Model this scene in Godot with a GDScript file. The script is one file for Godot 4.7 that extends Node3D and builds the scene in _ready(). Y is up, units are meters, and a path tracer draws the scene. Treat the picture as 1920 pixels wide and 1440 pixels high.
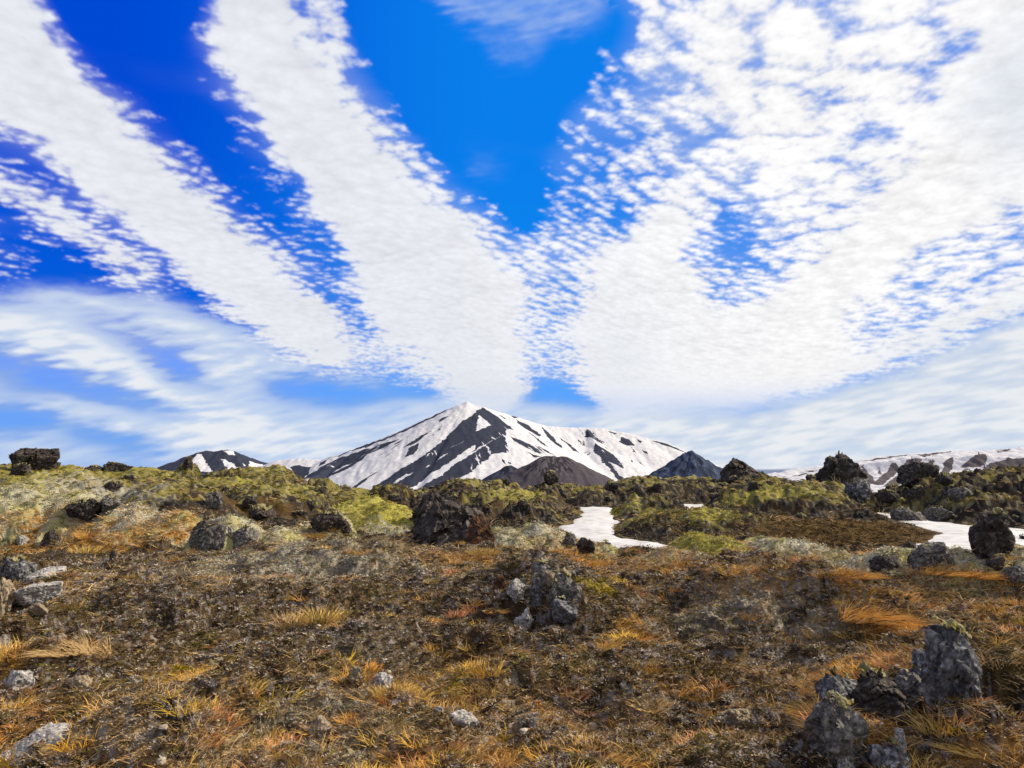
extends Node3D

const BASE := [[0,0.0],[8,0.0],[13,-0.08],[17,-0.24],[20,-0.3],[28,-0.34],[40,-0.38],[55,-0.3],[70,-0.5],[100,-1.6],[160,-4],[400,-19],[1500,-72],[3000,-96],[9000,-200]]
# each mound: x, z, top height, half length across, half length along, turn, power, cover (0 heath, 1 moss, 2 dark lava, 3 pale lichen, 4 bright moss, 5 brown)
const MOUNDS := [[-27.17,-41.98,1.75,9.12,15.0,-0.574,0.82,1],
	[-22.59,-44.61,1.6,5.94,13.0,-0.469,0.82,1],
	[-20.33,-34.45,1.34,5.07,8.0,-0.533,0.82,1],
	[-17.24,-37.2,1.13,3.57,8.0,-0.434,0.75,1],
	[-17.35,-40.43,1.77,1.33,4.0,-0.405,0.82,2],
	[-14.16,-43.77,1.72,2.99,7.0,-0.313,0.68,1],
	[-16.76,-44.98,1.41,2.28,7.0,-0.357,0.68,2],
	[-14.18,-37.4,1.1,2.85,6.0,-0.362,0.75,1],
	[-11.06,-34.26,0.86,2.28,5.0,-0.312,0.75,1],
	[-13.74,-31.1,0.93,2.96,6.0,-0.416,0.82,1],
	[-10.26,-36.59,0.73,2.11,5.0,-0.274,0.82,1],
	[-11.76,-46.54,0.89,1.6,5.0,-0.248,0.68,2],
	[-11.04,-50.81,0.22,2.47,7.0,-0.214,0.82,1],
	[-6.86,-43.46,0.6,1.6,4.0,-0.157,0.68,2],
	[-6.5,-34.39,0.24,2.08,4.0,-0.187,1.3,4],
	[-6.66,-47.54,0.08,2.28,6.0,-0.139,0.82,2],
	[-9.19,-40.98,0.32,2.0,5.0,-0.221,0.82,1],
	[-5.13,-45.71,0.29,2.19,6.0,-0.112,0.82,1],
	[-2.9,-45.91,0.96,2.41,7.0,-0.063,0.75,1],
	[-1.01,-47.99,0.8,2.28,7.0,-0.021,0.82,1],
	[-0.13,-36.0,0.52,3.14,6.0,-0.004,0.82,1],
	[-1.62,-32.96,0.45,1.83,4.0,-0.049,0.82,2],
	[2.06,-41.95,0.66,1.46,5.0,0.049,0.82,2],
	[3.5,-49.88,0.59,1.98,6.0,0.07,0.82,1],
	[4.81,-45.75,0.52,2.04,5.0,0.105,0.82,1],
	[0.81,-28.99,0.29,1.38,3.5,0.028,0.82,2],
	[1.82,-27.44,0.21,0.87,2.4,0.066,0.75,2],
	[2.79,-31.88,0.27,0.66,2.4,0.087,0.82,2],
	[8.65,-49.25,1.05,3.33,7.0,0.174,0.68,1],
	[11.74,-50.66,1.0,3.54,7.0,0.228,0.68,1],
	[4.88,-33.14,0.56,1.27,3.2,0.146,0.68,1],
	[6.13,-32.43,0.29,1.46,2.8,0.187,0.75,2],
	[15.95,-51.59,1.38,2.65,7.0,0.3,0.75,2],
	[13.03,-35.7,1.03,5.42,6.0,0.35,0.95,1],
	[4.13,-25.16,0.17,1.21,3.6,0.163,0.61,1],
	[6.34,-25.21,0.16,2.27,4.2,0.246,0.61,1],
	[8.7,-23.97,-0.06,3.44,4.4,0.348,1.1,5],
	[10.05,-22.89,-0.14,3.37,4.4,0.414,1.2,5],
	[17.04,-39.48,0.99,1.77,5.0,0.408,0.68,2],
	[19.52,-56.74,0.85,2.85,8.0,0.331,0.75,1],
	[20.23,-37.94,0.75,2.05,6.0,0.49,0.82,2],
	[21.39,-34.98,1.38,3.57,8.0,0.549,0.68,2],
	[23.5,-34.81,1.53,3.99,9.0,0.594,0.68,2],
	[16.57,-31.96,0.49,3.14,4.5,0.478,0.82,2],
	[18.06,-29.98,0.58,3.05,4.5,0.542,0.82,2],
	[15.38,-27.49,0.17,2.25,2.2,0.51,0.88,2],
	[14.45,-21.61,0.73,1.07,2.6,0.589,0.68,2],
	[20.99,-45.38,0.18,1.03,4.0,0.433,0.82,2],
	[-13.56,-21.01,1.13,2.38,3.4,-0.573,1.3,3],
	[-11.84,-20.87,0.9,1.71,3.0,-0.516,1.3,3],
	[-10.01,-20.15,0.62,1.61,2.6,-0.461,1.3,3],
	[-8.34,-19.27,0.33,1.33,2.4,-0.408,1.3,3],
	[-5.97,-16.13,0.5,1.02,1.5,-0.354,1.0,3],
	[-4.88,-16.28,0.36,0.81,1.4,-0.291,1.2,3],
	[-4.56,-19.47,0.44,0.67,1.2,-0.23,1.0,3],
	[-4.14,-24.66,0.37,1.82,2.8,-0.166,1.3,4],
	[-4.51,-17.94,0.29,1.17,1.6,-0.246,1.4,3],
	[0.61,-17.49,0.33,1.11,1.5,0.035,1.1,3],
	[-0.22,-16.0,0.27,0.76,1.3,-0.014,1.2,3],
	[1.68,-16.11,0.04,0.58,1.0,0.104,1.2,3],
	[3.84,-14.91,0.26,0.93,1.2,0.252,1.0,4],
	[2.84,-14.12,0.09,0.8,1.0,0.199,1.3,3],
	[5.32,-15.62,0.09,1.57,1.4,0.328,1.3,3],
	[5.7,-11.24,0.41,1.3,1.2,0.469,1.2,3],
	[6.25,-10.71,0.49,0.98,1.1,0.528,1.2,3],
	[6.73,-10.41,0.58,0.69,1.0,0.574,1.1,3],
	[5.06,-11.76,0.22,0.91,0.9,0.406,1.3,3],
	[-5.61,-12.83,0.2,2.22,2.2,-0.412,1.4,0],
	[-3.3,-13.19,0.23,2.59,2.2,-0.245,1.4,0],
	[-1.01,-13.16,0.2,1.46,1.8,-0.076,1.4,0],
	[0.44,-9.09,0.51,1.19,1.7,0.049,0.85,0],
	[0.97,-8.24,0.29,0.72,1.1,0.117,0.9,0],
	[0.0,-9.0,0.3,0.64,1.3,0.0,1.2,0],
	[2.8,-9.18,0.29,1.14,1.4,0.295,0.9,0],
	[3.64,-8.77,0.37,1.05,1.4,0.394,0.85,0],
	[3.78,-8.06,0.32,0.56,0.9,0.439,1.0,0],
	[2.79,-4.97,0.5,0.72,1.0,0.512,0.9,0],
	[2.32,-4.99,0.39,0.52,0.8,0.435,0.9,0],
	[3.17,-4.97,0.53,0.61,1.1,0.568,1.0,0],
	[1.92,-4.29,0.3,0.41,0.45,0.421,0.9,0],
	[2.43,-4.25,0.39,0.7,0.6,0.519,1.1,0],
	[-3.84,-6.56,0.39,0.54,0.6,-0.529,1.2,0],
	[-4.43,-6.9,0.46,0.45,0.6,-0.571,1.2,0],
	[-0.98,-5.51,0.14,1.15,0.7,-0.176,1.5,0],
	[-0.45,-4.78,0.13,0.61,0.4,-0.095,1.4,0],
	[-1.96,-4.38,0.23,0.76,0.4,-0.421,1.5,0],
	[-2.66,-9.64,0.14,2.06,1.3,-0.27,1.5,0],
	[-3.98,-8.74,0.22,1.22,1.1,-0.428,1.4,0]]
const RIDGES_MAIN := [[[[-1264,12,-3742],[-1154,46,-3725],[-1044,56,-3706],[-934,48,-3683],[-819,78,-3629],[-659,133,-3590],[-502,193,-3545],[-349,261,-3513],[-211,317,-3494],[-136,289,-3477],[13,250,-3560],[155,214,-3647],[261,207,-3691],[448,203,-3723],[602,171,-3701],[752,130,-3674],[886,77,-3695],[1052,-9,-3651]],0.5],[[[-141,291,-3477],[-84,228,-3389],[-34,127,-3250],[-4,34,-3060],[4,-39,-2900]],0.5],[[[-659,133,-3590],[-747,43,-3317],[-796,-39,-2944]],0.45],[[[365,198,-3682],[393,111,-3478],[456,-21,-3167]],0.42]]
const RIDGES_CONE := [[[[120,54,-2497],[158,54,-2495]],0.5]]
const RIDGES_DARK := [[[[670,67,-2924],[694,73,-2919],[732,38,-2889],[786,-6,-2854]],0.6],[[[694,73,-2919],[656,2,-2825]],0.6]]
const RIDGES_LEFT := [[[[-1843,-9,-3885],[-1743,35,-3931],[-1662,84,-3944],[-1608,102,-3966],[-1572,94,-3981],[-1500,105,-3976],[-1463,97,-3990],[-1387,63,-4017],[-1257,21,-4060],[-1150,-27,-4091]],0.45],[[[-1463,97,-3990],[-1339,2,-3769]],0.45]]
const RIDGES_FAR := [[[[1654,-54,-5350],[1824,-21,-5295],[1988,13,-5235],[2240,45,-5133],[2419,83,-5050],[2644,105,-4936],[2854,120,-4818],[3001,124,-4728],[3141,138,-4637],[3395,152,-4453],[3689,149,-4213]],0.22],[[[2148,29,-4845],[2294,51,-4722],[2454,72,-4584],[2648,77,-4475],[2737,95,-4422],[2843,68,-4294],[3014,59,-4114]],0.55]]
const RIDGES_MOUND := [[[[-23,15,-2750],[-4,17,-2750]],0.6]]
const PATCHES_MAIN := [[0,[[-218,-3493],[-298,-3499],[-436,-3418],[-575,-3392],[-664,-3485],[-762,-3600],[-837,-3602],[-818,-3625],[-658,-3584],[-490,-3465],[-348,-3507],[-228,-3493]]],
	[0,[[-475,-3231],[-542,-3202],[-605,-3179],[-633,-3100],[-685,-3046],[-748,-3043],[-781,-2930],[-875,-3196],[-883,-3486],[-799,-3543],[-636,-3338],[-504,-3245]]],
	[0,[[-141,-3473],[-60,-3403],[0,-3314],[-23,-3272],[-27,-3170],[-11,-3044],[-74,-3001],[-132,-2891],[-159,-2830],[-253,-2769],[-319,-2683],[-517,-2732],[-511,-2800],[-411,-2919],[-339,-3007],[-277,-3134],[-214,-3283],[-178,-3351]]],
	[1,[[-148,-3365],[-90,-3277],[-151,-3184]]],
	[1,[[-54,-3170],[-77,-3133],[-108,-3072],[-138,-3017],[-187,-2948],[-224,-2891],[-258,-2828],[-311,-2769],[-354,-2727],[-390,-2716],[-335,-2808],[-264,-2888],[-224,-2945],[-162,-3058],[-145,-3071],[-157,-3004],[-115,-3072]]],
	[1,[[-251,-2991],[-271,-2960],[-295,-2927],[-276,-2971]]],
	[1,[[-370,-2864],[-422,-2796],[-439,-2794],[-401,-2854]]],
	[1,[[-195,-3098],[-236,-3047],[-246,-3034],[-213,-3079]]],
	[1,[[-661,-3131],[-716,-3088],[-734,-3090],[-696,-3142]]],
	[0,[[-280,-3350],[-322,-3298],[-321,-3335],[-304,-3354]]],
	[0,[[-344,-3224],[-416,-3106],[-446,-3114],[-388,-3189]]],
	[0,[[-384,-3128],[-381,-3068],[-394,-3018],[-427,-3002],[-418,-3088]]],
	[0,[[-499,-2942],[-547,-2885],[-581,-2811],[-611,-2810],[-566,-2881]]],
	[0,[[20,-3524],[74,-3499],[132,-3407],[119,-3360],[60,-3403],[25,-3476]]],
	[0,[[-23,-3218],[34,-3200],[89,-3163],[123,-3114],[99,-3108],[27,-3152]]],
	[0,[[140,-3593],[175,-3538],[203,-3386],[229,-3342],[197,-3320],[158,-3436]]],
	[0,[[71,-3349],[105,-3312],[154,-3220],[126,-3234]]],
	[0,[[225,-3541],[253,-3509],[300,-3355],[271,-3345]]],
	[0,[[-52,-3326],[0,-3308],[9,-3290],[-35,-3284]]],
	[0,[[65,-3085],[93,-3085],[121,-3078],[95,-3055]]],
	[0,[[112,-3186],[152,-3172],[164,-3142],[133,-3155]]],
	[0,[[-61,-3463],[-29,-3464],[-36,-3410]]],
	[0,[[366,-3698],[386,-3684],[396,-3616],[438,-3569],[425,-3541],[383,-3564],[346,-3603]]],
	[0,[[385,-3515],[415,-3457],[454,-3392],[485,-3266],[477,-3231],[449,-3271],[423,-3299],[447,-3181],[483,-3084],[443,-3078],[417,-3209],[397,-3320],[367,-3420]]],
	[0,[[530,-3660],[566,-3642],[582,-3585],[541,-3579],[508,-3596]]],
	[0,[[608,-3660],[629,-3638],[608,-3617]]],
	[0,[[562,-3570],[575,-3501],[559,-3510]]],
	[0,[[612,-3556],[629,-3498],[612,-3513]]],
	[0,[[474,-3704],[517,-3692],[494,-3677]]],
	[0,[[328,-3545],[345,-3513],[329,-3509]]],
	[0,[[391,-3321],[403,-3289],[388,-3285]]],
	[0,[[542,-3434],[539,-3361],[531,-3368]]],
	[0,[[-5,-3548],[20,-3566],[28,-3560],[5,-3518]]],
	[0,[[679,-3672],[727,-3675],[777,-3646],[854,-3672],[814,-3607],[720,-3645]]],
	[0,[[-1063,-3623],[-1018,-3636],[-961,-3614],[-933,-3492],[-854,-3103],[-1017,-3549]]],
	[0,[[-917,-3620],[-883,-3622],[-874,-3550],[-902,-3543]]],
	[0,[[-812,-3472],[-731,-3325],[-739,-3243],[-763,-3188]]]]
const PATCHES_LEFT := [[1,[[-1627,-3926],[-1578,-3888],[-1547,-3829],[-1467,-3726],[-1539,-3723],[-1632,-3833]]],
	[1,[[-1506,-3955],[-1463,-3990],[-1446,-3945],[-1471,-3923]]],
	[1,[[-1489,-3872],[-1405,-3839],[-1360,-3779],[-1405,-3756]]],
	[1,[[-1360,-3925],[-1297,-3972],[-1290,-3854],[-1334,-3839]]],
	[1,[[-1373,-3863],[-1352,-3858],[-1358,-3830]]]]
const PATCHES_FAR := [[0,[[2050,-4329],[2205,-4514],[2329,-4647],[2342,-4634],[2328,-4547],[2162,-4368],[2081,-4268]]],
	[0,[[2070,-4246],[2313,-4507],[2388,-4597],[2583,-4888],[2443,-4588],[2342,-4479],[2149,-4207]]],
	[0,[[2365,-4480],[2428,-4562],[2589,-4810],[2470,-4560],[2416,-4507]]],
	[0,[[2331,-4294],[2473,-4504],[2511,-4524],[2513,-4502],[2431,-4390],[2296,-4204]]],
	[0,[[2409,-4286],[2562,-4481],[2603,-4500],[2734,-4687],[2582,-4435],[2442,-4260]]],
	[0,[[2195,-4784],[2202,-4729],[2150,-4527],[2065,-4315],[2038,-4335],[2155,-4618]]],
	[0,[[2589,-4382],[2698,-4422],[2913,-4727],[2739,-4368],[2691,-4306],[2627,-4318]]],
	[0,[[2158,-4979],[2229,-5026],[2268,-4995],[2145,-4840]]],
	[0,[[2302,-4993],[2398,-5007],[2590,-4965],[2573,-4934],[2374,-4959]]],
	[0,[[2621,-4894],[2751,-4877],[2865,-4812],[2854,-4818],[2740,-4829],[2610,-4812]]],
	[0,[[2684,-4311],[2790,-4307],[3056,-4337],[2810,-3997],[2605,-4211]]],
	[0,[[2987,-4666],[3088,-4672],[3045,-4628],[2967,-4615]]],
	[0,[[2259,-4668],[2205,-4514],[2195,-4566]]],
	[0,[[1961,-5117],[2037,-5081],[1974,-5015]]],
	[0,[[2069,-5029],[2117,-5016],[2065,-4959]]],
	[0,[[1846,-5006],[1974,-5015],[1865,-4916]]]]
# each rock: label, category, x, z, width, height, form (0 angular, 1 rounded, 2 slab, 3 pointed, 4 upright), tone, height of its foot
const ROCKS := [["large dark craggy lava boulder in the centre, in front of the pointed crag", "boulder", -1.4, -18.26, 1.944, 1.089, 0, 0, -0.27],
	["dark pointed lava crag rising behind the large central boulder", "rock", -2.19, -23.4, 1.73, 1.297, 3, 0, 0.01],
	["rust-stained lava rock leaning on the right side of the large central boulder", "rock", -0.57, -15.64, 0.664, 0.687, 3, 5, 0.13],
	["big blocky dark boulder on the skyline at far left", "boulder", -24.03, -38.05, 1.975, 1.019, 0, 0, 1.68],
	["tiny dark rock just right of the skyline boulder at far left", "rock", -23.76, -39.39, 0.521, 0.293, 1, 0, 1.9],
	["dark lumpy rock on the skyline left of the snow-patched hill", "rock", -21.66, -41.71, 1.397, 0.466, 0, 0, 1.8],
	["low dark rock on the skyline between the two larger rocks at left", "rock", -22.66, -41.18, 0.931, 0.299, 1, 0, 1.86],
	["dark rounded rock on the moss slope below the big skyline boulder", "rock", -22.83, -35.25, 0.832, 0.654, 1, 0, 1.18],
	["small dark knob standing on a mossy hump under the snow-patched hill", "rock", -16.91, -39.53, 0.487, 0.548, 4, 0, 1.85],
	["dark knob on the ridge in front of the bare cone hill, left one", "rock", 2.15, -41.95, 0.832, 0.713, 1, 0, 0.72],
	["squarish dark block on the ridge below the cone hill's right foot", "rock", 5.82, -44.62, 0.764, 0.701, 0, 0, 0.73],
	["tiny black rock on the ridge at the foot of the bare cone hill", "rock", -0.32, -46.0, 0.456, 0.293, 1, 0, 0.93],
	["dark jagged outcrop on the skyline right of the blue-grey hill", "outcrop", 14.97, -49.8, 2.282, 1.104, 3, 0, 1.08],
	["small dark stone on the skyline just right of the jagged outcrop", "rock", 15.69, -48.53, 0.577, 0.361, 1, 0, 1.33],
	["tall dark humped crag in front of the far snowy plateau", "crag", 15.89, -36.71, 2.208, 1.699, 1, 0, 0.32],
	["dark lump at the left foot of the tall humped crag", "rock", 15.71, -38.95, 1.189, 0.535, 1, 0, 0.84],
	["grey-faced rock at the right foot of the tall humped crag", "rock", 14.86, -32.79, 1.07, 0.764, 1, 4, 0.05],
	["rounded dark rock on the ridge beneath the far plateau's brown streaks", "rock", 18.86, -35.27, 1.699, 0.849, 1, 0, 1.01],
	["mossy knob in the gap right of the tall humped crag", "rock", 16.81, -34.08, 0.914, 0.538, 1, 0, 0.51],
	["tall dark knobbly boulder standing in pale moss at the right edge", "boulder", 6.47, -10.34, 0.414, 0.587, 1, 0, 0.29],
	["small lump of lava at the foot of the right-edge knobbly boulder", "rock", 6.28, -9.99, 0.217, 0.15, 1, 0, 0.31],
	["mossy brown boulder beside the knobbly boulder at the right edge", "boulder", 6.36, -9.7, 0.328, 0.263, 1, 1, 0.27],
	["single grey rock lying on the snow in the middle", "rock", 2.21, -18.07, 0.335, 0.219, 0, 1, -0.07],
	["round stone on the dark mound at the far right edge", "rock", 13.88, -20.8, 0.425, 0.46, 1, 0, 0.82],
	["grey slab half buried in the pale moss right of the snow", "rock", 5.68, -10.41, 0.537, 0.252, 0, 1, 0.27],
	["dark stone poking from the pale moss bank's crest", "rock", 9.23, -17.88, 0.313, 0.199, 1, 0, -0.3],
	["dark shaded rock in the side of the pale moss bank", "rock", 5.1, -10.54, 0.365, 0.215, 1, 0, 0.11],
	["moss-capped lava hump left of the right-hand ridge, lowest one", "rock", 14.7, -28.42, 1.178, 0.634, 1, 1, 0.1],
	["moss-capped lava hump in the middle of the right-hand ridge's foot", "rock", 16.11, -28.8, 1.074, 0.561, 1, 1, 0.2],
	["moss-capped lava hump at the upper end of the right-hand ridge's foot", "rock", 17.23, -29.31, 0.818, 0.433, 1, 1, 0.3],
	["dark round rock beside the sliver of snow on the right-hand ridge", "rock", 16.28, -25.2, 0.467, 0.382, 1, 0, 0.34],
	["blue-grey splinter of rock on the right-hand ridge", "rock", 16.34, -26.34, 0.263, 0.351, 4, 4, 0.39],
	["blocky grey rock on the right edge of the snow gully's near bank", "rock", 1.24, -16.46, 0.257, 0.28, 0, 1, -0.11],
	["dark mossy lump between the snow and the orange grass, centre right", "rock", 1.48, -15.47, 0.33, 0.308, 1, 0, -0.07],
	["dark overhanging rock with a moss cap left of the bright green moss", "rock", -4.1, -17.33, 0.857, 0.429, 1, 0, 0.14],
	["grey cube-shaped rock on the left slope under the dark moss dome", "rock", -10.94, -27.93, 0.552, 0.51, 0, 1, 0.36],
	["dark rock face in the mossy hump left of centre", "rock", -9.33, -28.51, 0.977, 0.51, 1, 0, 0.21],
	["broad dark rock under the pale lichen ridge at left", "rock", -10.92, -19.54, 0.951, 0.349, 0, 0, 0.46],
	["pinkish grey rock at the right end of the pale ridge's rocks", "rock", -10.22, -19.42, 0.404, 0.311, 0, 1, 0.44],
	["dark peaked rock in the orange meadow at left", "rock", -11.08, -18.56, 0.551, 0.337, 3, 0, -0.07],
	["small whitish stone in the orange meadow near the left edge", "stone", -11.8, -18.48, 0.248, 0.171, 0, 2, -0.15],
	["low dark rocks' left block at the edge of the lichen crest", "rock", -6.51, -12.29, 0.256, 0.157, 0, 1, 0.11],
	["upright dark block at the edge of the lichen crest", "rock", -6.35, -12.24, 0.137, 0.195, 4, 0, 0.13],
	["largest block of the rocky mound left of centre", "rock", -5.98, -15.04, 0.641, 0.344, 0, 1, 0.08],
	["pale upright splinter in the rocky mound left of centre", "rock", -5.58, -15.22, 0.138, 0.206, 4, 2, 0.21],
	["dark upper block of the rocky mound left of centre", "rock", -6.16, -15.4, 0.516, 0.282, 1, 0, 0.26],
	["rounded block at the right end of the rocky mound left of centre", "rock", -5.27, -15.22, 0.524, 0.342, 1, 1, 0.06],
	["pale boulder on the brown slope below the stony outcrop", "stone", 0.13, -7.49, 0.18, 0.17, 0, 2, 0.07],
	["dark tilted slab below the stony outcrop's right half", "slab", 0.5, -7.36, 0.23, 0.146, 2, 4, 0.04],
	["white-faced angular stone in the stony outcrop's left part", "stone", 0.04, -7.9, 0.179, 0.179, 0, 2, 0.25],
	["long leaning slab along the top of the stony outcrop", "slab", 0.32, -8.03, 0.227, 0.216, 2, 1, 0.34],
	["dark grey block in the middle of the stony outcrop", "stone", 0.25, -7.73, 0.131, 0.208, 0, 4, 0.21],
	["tan block at the heart of the stony outcrop", "stone", 0.4, -7.77, 0.143, 0.187, 0, 3, 0.24],
	["narrow upright slab under the tan block of the outcrop", "slab", 0.42, -7.58, 0.097, 0.193, 4, 1, 0.15],
	["ridged grey-brown rock at the outcrop's right side", "rock", 0.55, -7.64, 0.238, 0.249, 0, 1, 0.19],
	["bright orange stone at the right end of the outcrop", "stone", 0.67, -7.69, 0.093, 0.087, 0, 5, 0.22],
	["small pale stone above the outcrop's right side", "stone", 0.51, -8.07, 0.103, 0.086, 0, 2, 0.36],
	["flat grey stone buried in grass above the outcrop", "stone", 0.63, -8.38, 0.143, 0.077, 1, 1, 0.43],
	["reddish brown stone at the outcrop's left end", "stone", -0.12, -8.07, 0.126, 0.126, 0, 5, 0.26],
	["small grey-brown stone on top of the outcrop's left half", "stone", 0.15, -8.44, 0.096, 0.054, 1, 1, 0.43],
	["small cream stone standing near the bottom centre-left, left of a grey one", "stone", -1.07, -5.36, 0.097, 0.081, 0, 3, 0.13],
	["two-toned grey stone beside the small cream stone", "stone", -0.9, -5.45, 0.141, 0.125, 0, 2, 0.14],
	["whitish lichen-crusted stone at the bottom centre", "stone", -0.29, -4.65, 0.185, 0.089, 1, 2, 0.1],
	["small pale stone just left of the crusted stone, bottom centre", "stone", -0.43, -4.67, 0.053, 0.037, 0, 2, 0.12],
	["rust-red flat stone on the slope below the outcrop", "stone", -0.42, -6.65, 0.123, 0.052, 2, 5, -0.0],
	["flat tan stone in the brown grass at lower centre", "stone", -0.04, -5.38, 0.114, 0.042, 2, 3, 0.04],
	["straw-draped cream stone at the bottom, left of centre", "stone", -1.15, -4.8, 0.168, 0.126, 0, 3, 0.03],
	["pale pebble in the grass above the crusted stone", "stone", -0.74, -5.01, 0.072, 0.032, 1, 2, 0.09],
	["white angular stone at the left edge above the large white slab", "stone", -3.66, -5.82, 0.204, 0.146, 0, 2, -0.0],
	["tan-topped stone in the dark turf at lower left", "stone", -2.88, -5.22, 0.144, 0.076, 1, 3, -0.0],
	["large flat white slab at the bottom left corner", "slab", -2.46, -4.21, 0.359, 0.097, 2, 2, 0.09],
	["small white stone at the left edge beside the large flat white slab", "stone", -2.92, -4.57, 0.153, 0.077, 1, 2, -0.0],
	["pale stone, largest of the small group at lower right of centre", "stone", 1.45, -5.01, 0.133, 0.089, 0, 3, -0.0],
	["tan flat stone, left in the small group at lower right of centre", "stone", 1.26, -4.87, 0.107, 0.05, 2, 3, -0.0],
	["small pale chip above the tan flat stone, lower right of centre", "stone", 1.35, -5.09, 0.052, 0.034, 1, 2, -0.0],
	["small cream pebble near the bottom edge, right of centre, left one", "stone", 1.18, -4.42, 0.058, 0.032, 1, 3, -0.0],
	["flat cream pebble near the bottom edge, right of centre, right one", "stone", 1.28, -4.41, 0.071, 0.026, 2, 3, -0.0],
	["pale bluish stone at the foot of the lichened rock, bottom right", "stone", 1.69, -4.02, 0.093, 0.105, 0, 2, 0.12],
	["lichen-spotted grey rock in the lower right bank", "rock", 1.7, -4.11, 0.275, 0.245, 0, 1, 0.18],
	["dark rock right of the lichen-spotted one in the lower right bank", "rock", 1.89, -3.99, 0.194, 0.194, 0, 4, 0.17],
	["white-streaked narrow stone at the bottom of the lower right bank", "stone", 1.95, -3.98, 0.063, 0.125, 4, 2, 0.17],
	["bluish rock at the left end of the upper right bank", "rock", 1.97, -4.67, 0.314, 0.194, 0, 4, 0.24],
	["dark blocky rock in the middle of the upper right bank", "rock", 2.1, -4.48, 0.338, 0.231, 0, 0, 0.29],
	["grey-topped rock beside the tall lichened rock of the right bank", "rock", 2.28, -4.49, 0.254, 0.157, 1, 1, 0.34],
	["tall blue-white lichened rock standing in the right bank", "rock", 2.37, -4.19, 0.252, 0.354, 4, 4, 0.38],
	["flat dark cap stone on top of the tall lichened rock", "stone", 2.81, -5.02, 0.163, 0.09, 1, 0, 0.47],
	["dark rock behind the left shoulder of the tall lichened rock", "rock", 2.48, -4.63, 0.186, 0.186, 0, 4, 0.4],
	["small bluish stone on the upper edge of the right bank", "stone", 3.36, -7.0, 0.132, 0.077, 1, 4, -0.0],
	["big grey lichened boulder cut by the left edge", "boulder", -7.46, -11.38, 0.52, 0.501, 0, 1, -0.1],
	["darker grey boulder leaning on the left-edge boulder", "boulder", -7.17, -11.26, 0.378, 0.302, 0, 4, -0.06],
	["tan stone cut by the left edge beside the dark hollow", "stone", -4.38, -6.64, 0.158, 0.326, 4, 3, 0.35],
	["broad pinkish slab roofing the dark hollow at left", "slab", -4.26, -6.88, 0.435, 0.126, 2, 2, 0.4],
	["pale flat stone below the pinkish slab at left", "stone", -4.19, -6.83, 0.17, 0.074, 2, 3, 0.34],
	["pinkish grey slab right of the left-edge boulders", "slab", -6.89, -11.39, 0.509, 0.17, 2, 2, -0.03],
	["small whitish stone right of the pale flat stone at left", "stone", -3.86, -6.47, 0.117, 0.048, 2, 2, 0.38]]
# each hollow: x, z, radius, depth
const PITS := [[-4.0,-6.37,0.245,0.34],[1.81,-4.03,0.125,0.16],[2.15,-4.26,0.142,0.16],[2.79,-4.54,0.181,0.22],[1.98,-4.54,0.126,0.12],[0.26,-7.57,0.139,0.12],[0.0,-7.75,0.143,0.12]]
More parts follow.
